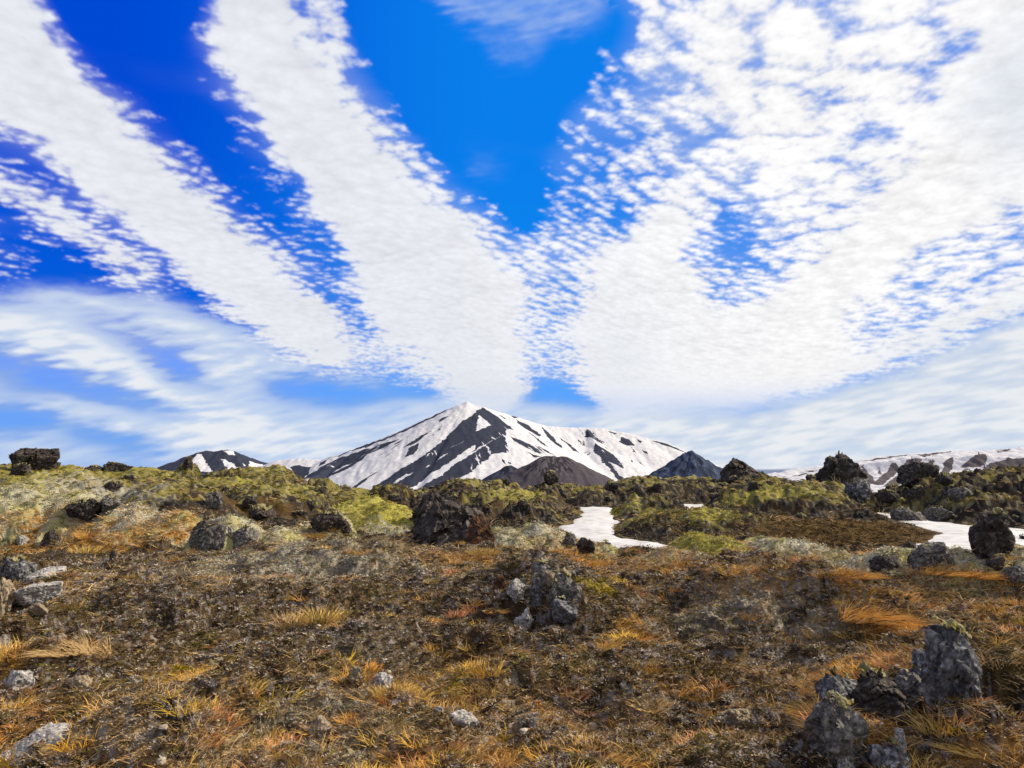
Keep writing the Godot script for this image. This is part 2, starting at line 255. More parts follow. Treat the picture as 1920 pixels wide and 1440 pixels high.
# each tuft: label, x, z, width, height, tone, lean
const TUFTS := [["bright orange grass tuft on the pale lichen crest at left", -5.66, -12.64, 0.294, 0.137, 0, 0],
	["orange tuft leaning on the right end of the orange meadow", -7.56, -18.64, 0.512, 0.256, 0, 1],
	["bright orange tuft beside the dark peaked rock at left", -10.83, -18.57, 0.396, 0.213, 0, 0],
	["fuzzy orange tuft in the middle of the left meadow", -10.17, -18.4, 0.357, 0.298, 0, 0],
	["golden tuft at the near edge of the left meadow", -9.12, -16.38, 0.531, 0.265, 2, 0],
	["pale orange tuft on the heath below the lichen crest, left", -5.18, -10.67, 0.403, 0.201, 1, 0],
	["golden tuft below the pinkish slab at left", -5.39, -9.15, 0.271, 0.165, 2, 0],
	["large golden tuft cut by the left edge", -3.95, -6.11, 0.309, 0.206, 2, 0],
	["long straw-coloured tuft combed down the slope at lower left", -3.51, -6.17, 0.352, 0.161, 1, -1],
	["straw tuft above the combed one at lower left", -3.44, -6.38, 0.308, 0.154, 1, -1],
	["sprawling pale orange tuft left of centre on the brown heath", -2.32, -8.05, 0.332, 0.202, 1, 0],
	["pale yellow grass tuft right of the sprawling one, left of centre", -2.03, -8.23, 0.348, 0.24, 2, 0],
	["small orange tuft in the middle of the heath, left of the outcrop", -1.27, -8.21, 0.2, 0.118, 0, 0],
	["orange tuft on the lichen heath, left of centre", -4.2, -11.37, 0.378, 0.154, 1, 0],
	["small rusty tuft on the heath, far left of the outcrop", -1.29, -9.46, 0.176, 0.108, 0, 0],
	["bright orange tuft on the slope left of the outcrop", -0.32, -7.96, 0.226, 0.113, 0, 1],
	["orange tuft touching the left foot of the outcrop", -0.18, -7.74, 0.186, 0.088, 0, 1],
	["orange streak of grass below the pale boulder by the outcrop", -0.02, -6.88, 0.146, 0.146, 1, 1],
	["bright golden tuft below the outcrop's dark slab", 0.33, -6.08, 0.224, 0.147, 2, 1],
	["long orange grass sweep down the outcrop's right flank", 1.13, -7.0, 0.421, 0.251, 0, 1],
	["golden tuft on the flank under the outcrop", 0.63, -6.54, 0.279, 0.13, 2, 1],
	["yellow tuft under the long orange sweep", 0.87, -6.37, 0.273, 0.127, 2, 1],
	["golden tuft on the path edge below the long orange sweep", 0.97, -5.79, 0.183, 0.091, 2, 0],
	["long orange tuft by the yellow-green moss patch, lower left", -2.06, -5.39, 0.351, 0.082, 0, 0],
	["short orange tuft right below the yellow-green moss patch", -1.71, -5.01, 0.172, 0.075, 0, 0],
	["small pale tuft right of the short orange one, lower left", -1.48, -4.87, 0.122, 0.072, 1, 0],
	["rust-orange tuft beside the two-toned stone", -0.69, -5.42, 0.201, 0.077, 0, 0],
	["orange-gold tuft in front of the small cream stone", -0.79, -5.18, 0.245, 0.082, 2, 0],
	["broad orange tuft left above the crusted stone", -0.52, -4.93, 0.231, 0.084, 0, 0],
	["tan-orange tuft streaking downhill at lower centre", 0.22, -5.16, 0.241, 0.132, 1, 1],
	["vivid orange tuft near the bottom edge, centre", -0.06, -4.37, 0.235, 0.13, 0, 1],
	["straw tuft above the vivid orange one at the bottom centre", -0.24, -4.42, 0.125, 0.094, 1, 0],
	["orange tuft at the bottom edge right of centre", 0.53, -4.27, 0.231, 0.104, 0, 1],
	["golden straw tuft right of lower centre", 0.55, -5.36, 0.229, 0.084, 2, 1],
	["bright orange tuft on top of the right bank", 2.07, -4.79, 0.244, 0.148, 0, 0],
	["golden tuft hanging over the left end of the right bank", 1.89, -4.85, 0.162, 0.155, 2, -1],
	["orange tuft between the two rows of rock in the right bank", 2.03, -4.23, 0.232, 0.113, 0, 1],
	["pale orange tuft on the lower ledge of the right bank", 1.97, -4.13, 0.181, 0.084, 1, 1],
	["straw tuft right of the ledge in the right bank", 2.2, -4.05, 0.143, 0.15, 2, 0],
	["rusty tuft left of the lichen-spotted rock", 1.67, -4.29, 0.117, 0.098, 1, -1],
	["straw tuft right of the tall lichened rock", 2.92, -4.71, 0.173, 0.118, 1, 0],
	["orange tuft at the right edge below the tall lichened rock", 2.78, -4.38, 0.162, 0.125, 0, 0],
	["golden tuft in the lower right, under the right bank", 2.29, -3.91, 0.257, 0.09, 2, -1],
	["bright orange tuft in the bottom right corner", 2.44, -3.82, 0.18, 0.141, 0, 0],
	["round golden tuft at the bottom edge below the right bank", 2.02, -3.93, 0.156, 0.106, 2, 0],
	["big combed orange tuft on the hummocks right of centre, right sweep", 3.68, -7.5, 0.473, 0.26, 0, 1],
	["combed orange tuft on the hummocks right of centre, left sweep", 3.42, -7.55, 0.47, 0.235, 0, 1],
	["orange tuft on the crest above the combed tufts", 3.63, -8.22, 0.445, 0.14, 0, 1],
	["small orange tuft left of the combed tufts' crest", 3.36, -8.3, 0.228, 0.101, 0, 0],
	["orange tuft on the heath right of the outcrop", 2.51, -8.03, 0.238, 0.107, 0, 0],
	["orange tuft on the crest below the bright moss mound", 2.72, -8.9, 0.303, 0.105, 0, 0],
	["short straw tuft below the hummocks right of centre", 2.81, -7.69, 0.313, 0.116, 1, 0],
	["orange tuft under the left foot of the bright moss mound", 2.8, -13.12, 0.38, 0.152, 0, 0],
	["orange tuft in the grass strip right of the outcrop's top", 2.28, -13.35, 0.479, 0.173, 0, 1],
	["orange tuft in the strip below the large central boulder", -1.1, -12.18, 0.519, 0.121, 0, 0],
	["yellow-orange tuft right below the large central boulder", -0.47, -12.65, 0.448, 0.143, 2, 0],
	["dull orange tuft on the heath left below the central boulder", -2.32, -12.39, 0.392, 0.125, 0, 0],
	["rust-orange tuft below the grey rock by the snow", 1.05, -14.78, 0.294, 0.21, 0, 0],
	["orange tuft between the snow and the outcrop's top", 1.34, -13.62, 0.484, 0.174, 0, 1],
	["small orange tuft left of the dark moss-capped overhang", -4.33, -16.92, 0.395, 0.173, 0, 0],
	["small reddish orange tuft under the dark moss-capped overhang", -4.11, -17.16, 0.25, 0.15, 0, 0],
	["orange tuft at the right edge above the right bank", 5.91, -9.04, 0.306, 0.229, 0, 0],
	["pale orange tuft at the right edge near the path", 4.99, -7.76, 0.392, 0.117, 1, 0],
	["orange tuft right of the bright moss mound's foot", 4.15, -12.2, 0.365, 0.109, 0, 0],
	["orange grass on the side of the pale moss bank", 5.65, -10.09, 0.573, 0.164, 0, 1],
	["orange grass at the right end of the pale moss bank", 6.0, -9.89, 0.36, 0.196, 0, 1],
	["orange fringe below the mossy brown boulder at the right edge", 6.33, -9.72, 0.41, 0.115, 0, 0]]
# each patch of ground cover: x, z, half width across and along, turn, cover, strength
const COVER := [[-9.75,-18.41,3.39,2.04,-0.487,0,0.7],
	[-12.08,-19.24,1.93,0.45,-0.561,0,0.5],
	[-7.97,-18.45,0.71,1.21,-0.408,0,0.6],
	[-3.97,-6.16,0.31,0.3,-0.572,0,0.7],
	[-3.51,-6.32,0.36,0.2,-0.507,4,0.5],
	[2.25,-5.14,0.64,0.95,0.413,4,0.9],
	[5.31,-9.62,1.32,1.12,0.504,4,0.45],
	[2.04,-5.77,0.56,0.59,0.34,4,0.4],
	[0.12,-4.42,0.94,0.28,0.027,4,0.35],
	[0.55,-5.05,0.72,0.42,0.108,4,0.35],
	[-3.2,-11.56,2.89,1.72,-0.27,1,0.6],
	[-4.16,-12.47,1.3,1.16,-0.322,1,0.7],
	[-5.68,-15.39,1.1,0.92,-0.354,1,0.55],
	[-3.78,-22.59,1.54,0.83,-0.166,1,0.95],
	[0.59,-17.04,1.09,1.24,0.035,1,0.8],
	[2.5,-8.25,0.98,0.7,0.294,1,0.5],
	[5.03,-11.33,1.14,0.87,0.418,1,0.8],
	[5.85,-10.28,1.26,0.33,0.517,1,0.95],
	[-17.26,-29.69,4.38,6.58,-0.527,1,0.95],
	[-9.41,-19.81,1.86,1.54,-0.444,1,0.95],
	[-1.16,-5.03,0.55,0.34,-0.227,1,0.35],
	[-1.22,-4.5,0.73,0.31,-0.264,1,0.35],
	[-1.2,-6.72,0.77,1.04,-0.176,1,0.2],
	[3.2,-7.76,0.71,0.28,0.392,1,0.45],
	[2.78,-13.82,0.9,0.86,0.199,1,0.7],
	[5.37,-14.87,1.34,0.96,0.347,1,0.7],
	[-3.99,-23.77,1.62,1.76,-0.166,5,1],
	[3.7,-14.38,0.88,0.86,0.252,5,0.95],
	[-6.33,-33.52,1.81,2.93,-0.187,5,0.8],
	[-0.25,-34.99,2.48,4.7,-0.007,5,0.75],
	[11.03,-32.81,3.18,1.45,0.324,5,0.85],
	[4.29,-24.58,0.78,2.32,0.173,5,0.8],
	[6.09,-23.91,1.22,2.55,0.25,5,0.85],
	[4.71,-32.8,0.94,2.6,0.143,5,0.85],
	[-4.49,-79.87,3.4,18.43,-0.056,5,0.6],
	[14.9,-78.6,3.4,16.47,0.187,5,0.6],
	[-13.55,-41.9,1.87,3.47,-0.313,5,0.5],
	[-20.72,-41.51,5.25,5.54,-0.463,5,0.55],
	[-23.27,-38.06,3.47,12.15,-0.549,5,0.5],
	[-13.73,-36.88,2.79,4.3,-0.356,5,0.6],
	[-10.1,-36.01,1.59,3.7,-0.273,5,0.7],
	[-20.27,-31.06,1.84,8.62,-0.578,5,0.6],
	[17.97,-32.03,1.56,0.91,0.511,5,0.3],
	[42.43,-67.82,4.53,20.16,0.559,5,0.3],
	[-10.05,-47.79,2.42,16.25,-0.207,5,0.6],
	[6.38,-10.33,0.43,0.65,0.554,5,0.5],
	[-2.16,-5.98,0.61,0.43,-0.347,2,1],
	[-2.74,-5.48,0.3,0.2,-0.463,2,0.6],
	[-0.4,-5.5,0.14,0.2,-0.073,2,0.8],
	[0.93,-6.82,0.29,0.35,0.136,2,0.5],
	[0.94,-8.03,0.29,0.26,0.117,2,0.7],
	[-0.87,-12.5,0.84,0.4,-0.069,0,0.75],
	[1.3,-14.42,0.87,3.63,0.09,0,0.55],
	[2.3,-13.26,1.52,1.2,0.172,0,0.5],
	[2.99,-9.39,0.84,1.35,0.308,0,0.5],
	[3.65,-7.68,0.39,0.83,0.444,0,0.8],
	[3.57,-8.15,0.38,0.4,0.413,0,0.8],
	[0.73,-6.63,0.57,0.57,0.109,0,0.5],
	[1.19,-7.25,0.23,0.46,0.163,0,0.6],
	[1.95,-4.22,0.33,0.2,0.432,0,0.6],
	[2.11,-4.91,0.23,0.2,0.406,0,0.8],
	[1.94,-4.96,0.15,0.55,0.373,0,0.6],
	[2.34,-3.89,0.29,0.2,0.541,0,0.5],
	[-0.65,-5.32,0.38,0.25,-0.122,0,0.4],
	[0.22,-5.33,0.26,0.28,0.041,0,0.45],
	[-0.06,-4.49,0.25,0.2,-0.014,0,0.5],
	[-2.15,-5.63,0.21,0.2,-0.364,0,0.7],
	[5.74,-10.11,0.9,0.2,0.516,0,0.6],
	[5.3,-8.37,0.42,2.83,0.564,0,0.4],
	[9.39,-21.07,3.1,4.57,0.419,6,0.8],
	[1.34,-5.77,0.71,0.86,0.228,6,0.6],
	[3.84,-7.37,1.18,1.39,0.481,6,0.6],
	[-10.07,-30.01,3.81,1.15,-0.324,6,0.7],
	[-0.5,-6.63,0.94,0.72,-0.075,6,0.5],
	[-3.75,-17.38,1.51,0.4,-0.212,6,0.6]]
const SNOW := [[[3.5,-39.06],[4.92,-39.06],[4.05,-31.83],[3.9,-27.96],[3.16,-24.93],[2.82,-22.5],[3.02,-21.13],[3.33,-20.81],[3.85,-19.1],[3.23,-17.87],[2.36,-17.87],[1.95,-19.36],[1.82,-21.8],[1.65,-24.93],[2.49,-28.54],[3.19,-32.59]],
	[[15.97,-33.38],[16.45,-31.83],[16.0,-27.96],[15.93,-25.39],[16.2,-23.26],[11.59,-16.21],[8.55,-16.21],[10.59,-19.64],[13.09,-23.26],[13.56,-24.93],[14.24,-27.96]],
	[[8.52,-42.7],[10.29,-41.41],[8.13,-34.2],[7.9,-36.47]],
	[[5.61,-30.43],[6.39,-31.11],[6.0,-29.45],[5.52,-28.84]],
	[[25.93,-42.7],[26.36,-41.41],[24.78,-38.51],[23.37,-37.98]]]
# cloud sheets as outlines in degrees of azimuth and height above the horizon, with their cover
const CLOUD_SHEETS := [[1.0,[[-39.89,28.57],[-34.95,30.18],[-33.28,28.33],[-30.9,25.86],[-27.77,23.13],[-24.9,20.9],[-21.56,18.33],[-19.27,16.55],[-16.17,14.54],[-12.99,12.01],[-10.56,9.54],[-6.92,7.62],[-4.89,6.64],[-10.5,6.83],[-14.41,7.44],[-17.48,8.49],[-20.5,10.61],[-24.52,13.44],[-27.02,15.84],[-29.75,17.87],[-32.69,20.0],[-35.45,21.47],[-39.41,22.99]]],
	[0.34,[[-32.3,27.68],[-30.79,26.52],[-28.22,25.01],[-25.0,22.78],[-21.65,20.48],[-18.56,17.55],[-14.65,15.6],[-11.81,12.26],[-12.95,10.64],[-16.15,13.97],[-22.28,18.24],[-27.74,22.63]]],
	[1.05,[[-36.94,18.75],[-33.48,18.36],[-31.91,17.33],[-29.65,16.17],[-27.62,14.7],[-24.98,12.3],[-26.48,11.97],[-29.34,13.6],[-31.61,15.01],[-34.09,16.44],[-36.76,16.41]]],
	[0.25,[[-37.05,20.29],[-34.16,19.69],[-31.98,18.49],[-30.36,17.43],[-27.66,15.4],[-28.95,15.23],[-31.92,17.5],[-36.87,17.82]]],
	[0.4,[[-36.66,14.98],[-33.81,14.49],[-32.24,13.04],[-36.39,11.12]]],
	[1.0,[[-23.23,33.11],[-18.09,34.0],[-17.14,30.35],[-13.45,28.45],[-11.32,25.15],[-8.36,21.68],[-4.6,19.16],[-1.25,17.66],[0.62,14.52],[1.23,10.51],[1.02,7.27],[0.61,4.43],[-3.25,4.63],[-6.49,5.81],[-9.31,6.98],[-10.99,11.11],[-12.25,14.2],[-13.92,17.56],[-16.35,19.98],[-18.79,23.33],[-21.18,26.11],[-22.8,28.82]]],
	[0.5,[[-18.48,33.94],[-15.3,34.39],[-12.71,30.87],[-11.35,26.21],[-13.44,28.11],[-17.14,30.35]]],
	[0.6,[[-16.88,33.56],[-13.54,31.11],[-10.97,27.64],[-8.42,24.8],[-5.46,21.8],[-1.68,19.6],[1.25,17.27],[0.83,14.52],[-2.5,17.65],[-7.53,20.97],[-11.3,24.43],[-15.1,29.28]]],
	[0.28,[[-24.21,31.08],[-21.58,26.72],[-19.54,23.24],[-16.34,19.61],[-13.88,16.04],[-12.61,12.62],[-10.95,9.53],[-8.11,6.6],[-11.33,8.72],[-14.58,13.29],[-17.04,17.69],[-20.2,21.02],[-21.82,23.97],[-23.85,27.98]]],
	[0.62,[[0.63,17.67],[4.18,19.17],[7.28,18.31],[6.79,12.83],[5.53,9.66],[4.48,6.64],[1.22,6.46],[0.82,11.31]]],
	[0.66,[[-12.96,11.03],[-9.76,9.56],[-4.08,7.25],[-4.07,6.36],[-8.11,6.6],[-12.09,7.51]]],
	[0.56,[[6.29,35.2],[35.53,30.01],[33.64,24.88],[30.63,21.74],[26.86,19.03],[23.61,16.27],[18.59,18.29],[15.61,21.16],[13.63,20.96],[9.14,18.99],[7.07,18.32],[6.26,19.5],[6.71,21.75],[7.59,24.67],[8.49,28.17],[8.13,31.24]]],
	[0.4,[[1.67,19.21],[2.95,22.24],[4.66,25.51],[6.82,28.95],[6.44,31.34],[8.55,31.21],[8.83,24.6],[7.07,18.32],[4.17,18.01]]],
	[0.78,[[16.1,34.28],[35.53,30.01],[33.04,25.03],[29.98,21.54],[23.63,16.63],[19.18,18.96],[19.48,21.82],[15.71,24.04],[13.43,27.77]]],
	[1.0,[[5.08,5.63],[4.72,10.47],[5.57,13.66],[7.04,16.38],[9.95,18.95],[13.42,20.79],[14.9,17.49],[13.84,14.5],[15.72,12.45],[20.64,14.0],[23.61,16.27],[26.86,19.03],[30.31,21.8],[33.04,25.03],[34.95,30.18],[39.89,28.57],[38.89,16.43],[33.94,16.46],[30.2,14.7],[26.81,11.93],[24.17,9.61],[25.96,8.19],[34.25,12.42],[38.73,14.27],[38.48,10.82],[32.58,8.88],[27.85,6.8],[23.11,5.39],[17.33,4.23],[11.62,3.95],[7.27,3.6]]],
	[0.66,[[23.83,9.82],[27.53,12.93],[31.49,15.54],[38.94,17.04],[38.69,13.65],[34.21,11.75],[31.18,10.41],[27.6,8.25],[24.95,8.07]]],
	[0.74,[[13.24,21.36],[19.44,20.75],[24.33,16.55],[20.97,13.22],[15.3,11.31],[13.26,14.92]]],
	[0.34,[[15.96,19.83],[19.08,19.41],[18.81,16.41],[17.84,13.47],[15.19,14.03],[14.62,17.13]]],
	[0.55,[[13.48,15.68],[15.4,14.78],[18.44,14.56],[20.75,16.59],[22.23,17.16],[21.0,13.96],[17.61,12.33],[14.94,12.11]]]]
const CLOUD_VEILS := [[0.76,[[-37.44,10.81],[-31.26,11.79],[-25.47,11.85],[-20.86,10.36],[-14.41,7.44],[-7.71,6.48],[-10.48,6.03],[-13.62,6.6],[-17.42,6.63],[-18.87,6.04],[-20.67,5.74],[-21.75,6.19],[-24.27,8.12],[-30.24,10.16],[-37.43,10.65]]],
	[0.95,[[-37.41,10.33],[-31.16,10.06],[-26.96,8.3],[-24.17,5.9],[-19.89,4.17],[-15.81,3.1],[-11.57,1.89],[-12.71,0.98],[-17.99,1.83],[-21.62,2.99],[-25.11,4.38],[-28.44,5.87],[-31.57,6.9],[-34.51,7.68],[-37.23,7.75]]],
	[0.92,[[-37.05,5.1],[-30.85,4.85],[-25.07,3.54],[-19.49,3.04],[-12.72,1.57],[-14.98,0.7],[-23.95,1.1],[-28.27,2.84],[-31.99,3.93],[-37.0,4.35]]],
	[0.7,[[-24.17,5.9],[-21.07,6.79],[-17.37,5.2],[-12.8,4.72],[-8.09,5.39],[-2.44,5.64],[5.68,4.82],[6.41,-0.79],[-12.66,-0.78],[-15.81,3.1],[-20.26,4.35]]],
	[0.55,[[-36.88,2.58],[-32.49,2.72],[-29.84,3.14],[-30.1,2.26],[-24.95,1.09],[-12.71,1.17],[-12.66,-0.78],[-36.66,-0.64]]],
	[0.5,[[-37.12,6.13],[-32.72,6.47],[-33.24,5.41],[-37.05,5.16]]],
	[0.86,[[5.67,4.41],[17.33,4.23],[23.11,5.39],[27.85,6.8],[32.58,8.88],[38.5,11.14],[37.68,-0.63],[5.61,-0.8]]],
	[0.34,[[-7.36,35.14],[6.5,35.19],[7.73,32.58],[5.58,31.38],[0.0,31.5],[-5.6,32.36]]],
	[0.2,[[-3.87,31.44],[2.58,31.47],[1.71,29.11],[-1.28,29.12]]],
	[0.13,[[-3.38,23.35],[-0.85,23.38],[0.0,21.89],[-2.52,21.49]]],
	[0.3,[[10.28,33.04],[22.2,31.46],[21.7,21.54],[18.96,18.25],[12.04,21.45],[9.29,26.36]]]]
const CLOUD_GREY := [[0.55,[[27.94,8.59],[32.64,9.91],[38.62,12.71],[38.17,6.37],[33.87,6.39],[28.39,4.97],[23.74,4.06]]],
	[0.6,[[34.09,26.9],[39.74,26.94],[38.96,17.35],[34.14,19.37],[32.89,22.87]]],
	[0.4,[[6.96,10.43],[9.79,11.15],[10.13,7.96],[8.49,5.59],[6.9,6.41]]],
	[0.45,[[-4.9,7.65],[-1.23,7.67],[-1.22,4.84],[-4.47,4.82]]],
	[0.35,[[12.01,4.34],[18.05,3.45],[18.69,1.14],[11.94,1.18]]],
	[0.4,[[-28.62,9.25],[-21.87,9.01],[-21.04,6.03],[-24.2,6.64]]]]

const SNOW_LEVEL := -0.3
const EXPOSURE := 1.45
const SKY_STEP := 0.25
const SKY_W := 512
const SKY_H := 256

var n_soft: FastNoiseLite      # slow variation over many metres
var n_mid: FastNoiseLite       # patches a metre or so across
var n_fine: FastNoiseLite      # hand-sized bumps
var n_cush: FastNoiseLite      # rounded moss cushions
var n_lava: FastNoiseLite      # broken lava
var n_tiny: FastNoiseLite
var n_cloud: FastNoiseLite
var n_cell: FastNoiseLite
var n_warp: FastNoiseLite
var n_rock: FastNoiseLite
var n_block: FastNoiseLite     # broken blocks in rock
var mound_bins := {}
var cover_bins := {}
var sheets := PackedFloat32Array()
var veils := PackedFloat32Array()
var greys := PackedFloat32Array()
var names := {}
var moss_material: StandardMaterial3D
var rng := RandomNumberGenerator.new()


func _ready() -> void:
	make_noises()
	# camera: standing eye height, tilted a little up
	var cam := Camera3D.new()
	cam.name = "camera"
	cam.fov = 54.0
	cam.near = 0.05
	cam.far = 30000.0
	cam.position = Vector3(0, 1.6, 0)
	cam.rotation_degrees = Vector3(6.46, 0, 0)
	add_child(cam)
	cam.current = true
	# sky, exposure
	var env := Environment.new()
	env.background_mode = Environment.BG_SKY
	env.tonemap_mode = Environment.TONE_MAPPER_LINEAR
	env.tonemap_exposure = EXPOSURE
	env.sdfgi_enabled = true
	env.ssao_enabled = true
	env.ssil_enabled = true
	var sky_material := PanoramaSkyMaterial.new()
	sky_material.panorama = ImageTexture.create_from_image(sky_image())
	var sky := Sky.new()
	sky.sky_material = sky_material
	env.sky = sky
	var world := WorldEnvironment.new()
	world.name = "world"
	world.environment = env
	add_child(world)
	# sun: from the right, a little ahead, beyond the bright upper right corner
	var sun := DirectionalLight3D.new()
	sun.name = "sun"
	sun.light_energy = 1.6
	sun.light_color = Color(1.0, 0.95, 0.87)
	sun.light_angular_distance = 0.5
	sun.shadow_enabled = true
	var saz := deg_to_rad(72.0)
	var sel := deg_to_rad(39.0)
	add_child(sun)
	sun.look_at_from_position(Vector3(sin(saz) * cos(sel), sin(sel), -cos(saz) * cos(sel)) * 50.0, Vector3.ZERO)
	print("sky ", Time.get_ticks_msec())
	make_bins()
	make_mountains()
	print("mountains ", Time.get_ticks_msec())
	make_ground()
	print("ground ", Time.get_ticks_msec())
	make_snow()
	make_rocks()
	print("rocks ", Time.get_ticks_msec())
	make_blocks()
	make_tufts()
	make_stuff()
	print("stuff ", Time.get_ticks_msec())


# ------------------------------------------------------------------ small helpers

func make_noise(kind: int, freq: float, octaves: int, seed_value: int) -> FastNoiseLite:
	var n := FastNoiseLite.new()
	n.noise_type = kind
	n.seed = seed_value
	n.frequency = freq
	if octaves > 1:
		n.fractal_type = FastNoiseLite.FRACTAL_FBM
		n.fractal_octaves = octaves
	else:
		n.fractal_type = FastNoiseLite.FRACTAL_NONE
	return n


func make_noises() -> void:
	var S := FastNoiseLite.TYPE_SIMPLEX_SMOOTH
	n_soft = make_noise(S, 0.11, 2, 11)
	n_mid = make_noise(S, 0.75, 3, 12)
	n_fine = make_noise(S, 5.5, 3, 13)
	n_tiny = make_noise(S, 14.0, 2, 19)
	n_cush = make_noise(FastNoiseLite.TYPE_CELLULAR, 1.0, 1, 14)
	n_cush.cellular_return_type = FastNoiseLite.RETURN_DISTANCE
	n_lava = make_noise(S, 0.42, 4, 15)
	n_lava.fractal_type = FastNoiseLite.FRACTAL_RIDGED
	n_cloud = make_noise(S, 4.2, 5, 21)
	n_cell = make_noise(FastNoiseLite.TYPE_CELLULAR, 9.5, 1, 22)
	n_cell.cellular_return_type = FastNoiseLite.RETURN_DISTANCE
	n_warp = make_noise(S, 1.0, 3, 23)
	n_rock = make_noise(S, 1.0, 4, 31)
	n_block = make_noise(FastNoiseLite.TYPE_CELLULAR, 1.0, 1, 33)
	n_block.cellular_return_type = FastNoiseLite.RETURN_CELL_VALUE
	n_block.cellular_distance_function = FastNoiseLite.DISTANCE_MANHATTAN


func numbered(called: String) -> String:
	var k: int = names.get(called, 0)
	names[called] = k + 1
	return called if k == 0 else "%s_%03d" % [called, k]


func put(o: Node3D, called: String, label := "", category := "", group := "", kind := "") -> void:
	o.name = numbered(called)
	for pair in [["label", label], ["category", category], ["group", group], ["kind", kind]]:
		if pair[1] != "":
			o.set_meta(pair[0], pair[1])
	add_child(o, true)


func run_rows(job: Callable, count: int) -> Array:
	var rows := []
	rows.resize(count)
	var id := WorkerThreadPool.add_group_task(func(i: int) -> void: rows[i] = job.call(i), count, 4)
	WorkerThreadPool.wait_for_group_task_completion(id)
	return rows


func srgb(r: float, g: float, b: float) -> Color:
	return Color(r / 255.0, g / 255.0, b / 255.0)


# ------------------------------------------------------------------ sky

func cover_grid(list: Array, passes: int, radius: int, overwrite: bool) -> PackedFloat32Array:
	var out := PackedFloat32Array()
	out.resize(SKY_W * SKY_H)
	for item in list:
		var poly := PackedVector2Array()
		var lo := Vector2(1e9, 1e9)
		var hi := Vector2(-1e9, -1e9)
		for p in item[1]:
			var q := Vector2((p[0] + 64.0) / SKY_STEP, (p[1] + 2.0) / SKY_STEP)
			poly.append(q)
			lo = lo.min(q)
			hi = hi.max(q)
		for j in range(maxi(0, int(lo.y)), mini(SKY_H, int(hi.y) + 2)):
			for i in range(maxi(0, int(lo.x)), mini(SKY_W, int(hi.x) + 2)):
				if Geometry2D.is_point_in_polygon(Vector2(i, j), poly):
					var at := j * SKY_W + i
					out[at] = item[0] if overwrite else maxf(out[at], item[0])
	for k in passes:
		out = blurred(out, radius)
	return out


func blurred(a: PackedFloat32Array, r: int) -> PackedFloat32Array:
	var b := PackedFloat32Array()
	b.resize(a.size())
	for j in SKY_H:
		var s := 0.0
		for i in range(-r, SKY_W):
			s += a[j * SKY_W + mini(i + r, SKY_W - 1)]
			if i - r - 1 >= 0:
				s -= a[j * SKY_W + i - r - 1]
			if i >= 0:
				b[j * SKY_W + i] = s / (2 * r + 1)
	var c := PackedFloat32Array()
	c.resize(a.size())
	for i in SKY_W:
		var s := 0.0
		for j in range(-r, SKY_H):
			s += b[mini(j + r, SKY_H - 1) * SKY_W + i]
			if j - r - 1 >= 0:
				s -= b[(j - r - 1) * SKY_W + i]
			if j >= 0:
				c[j * SKY_W + i] = s / (2 * r + 1)
	return c


func look(a: PackedFloat32Array, az: float, el: float) -> float:
	var x := clampf((az + 64.0) / SKY_STEP, 0.0, SKY_W - 1.01)
	var y := clampf((el + 2.0) / SKY_STEP, 0.0, SKY_H - 1.01)
	var i := int(x)
	var j := int(y)
	var at := j * SKY_W + i
	return lerpf(lerpf(a[at], a[at + 1], x - i), lerpf(a[at + SKY_W], a[at + SKY_W + 1], x - i), y - j)


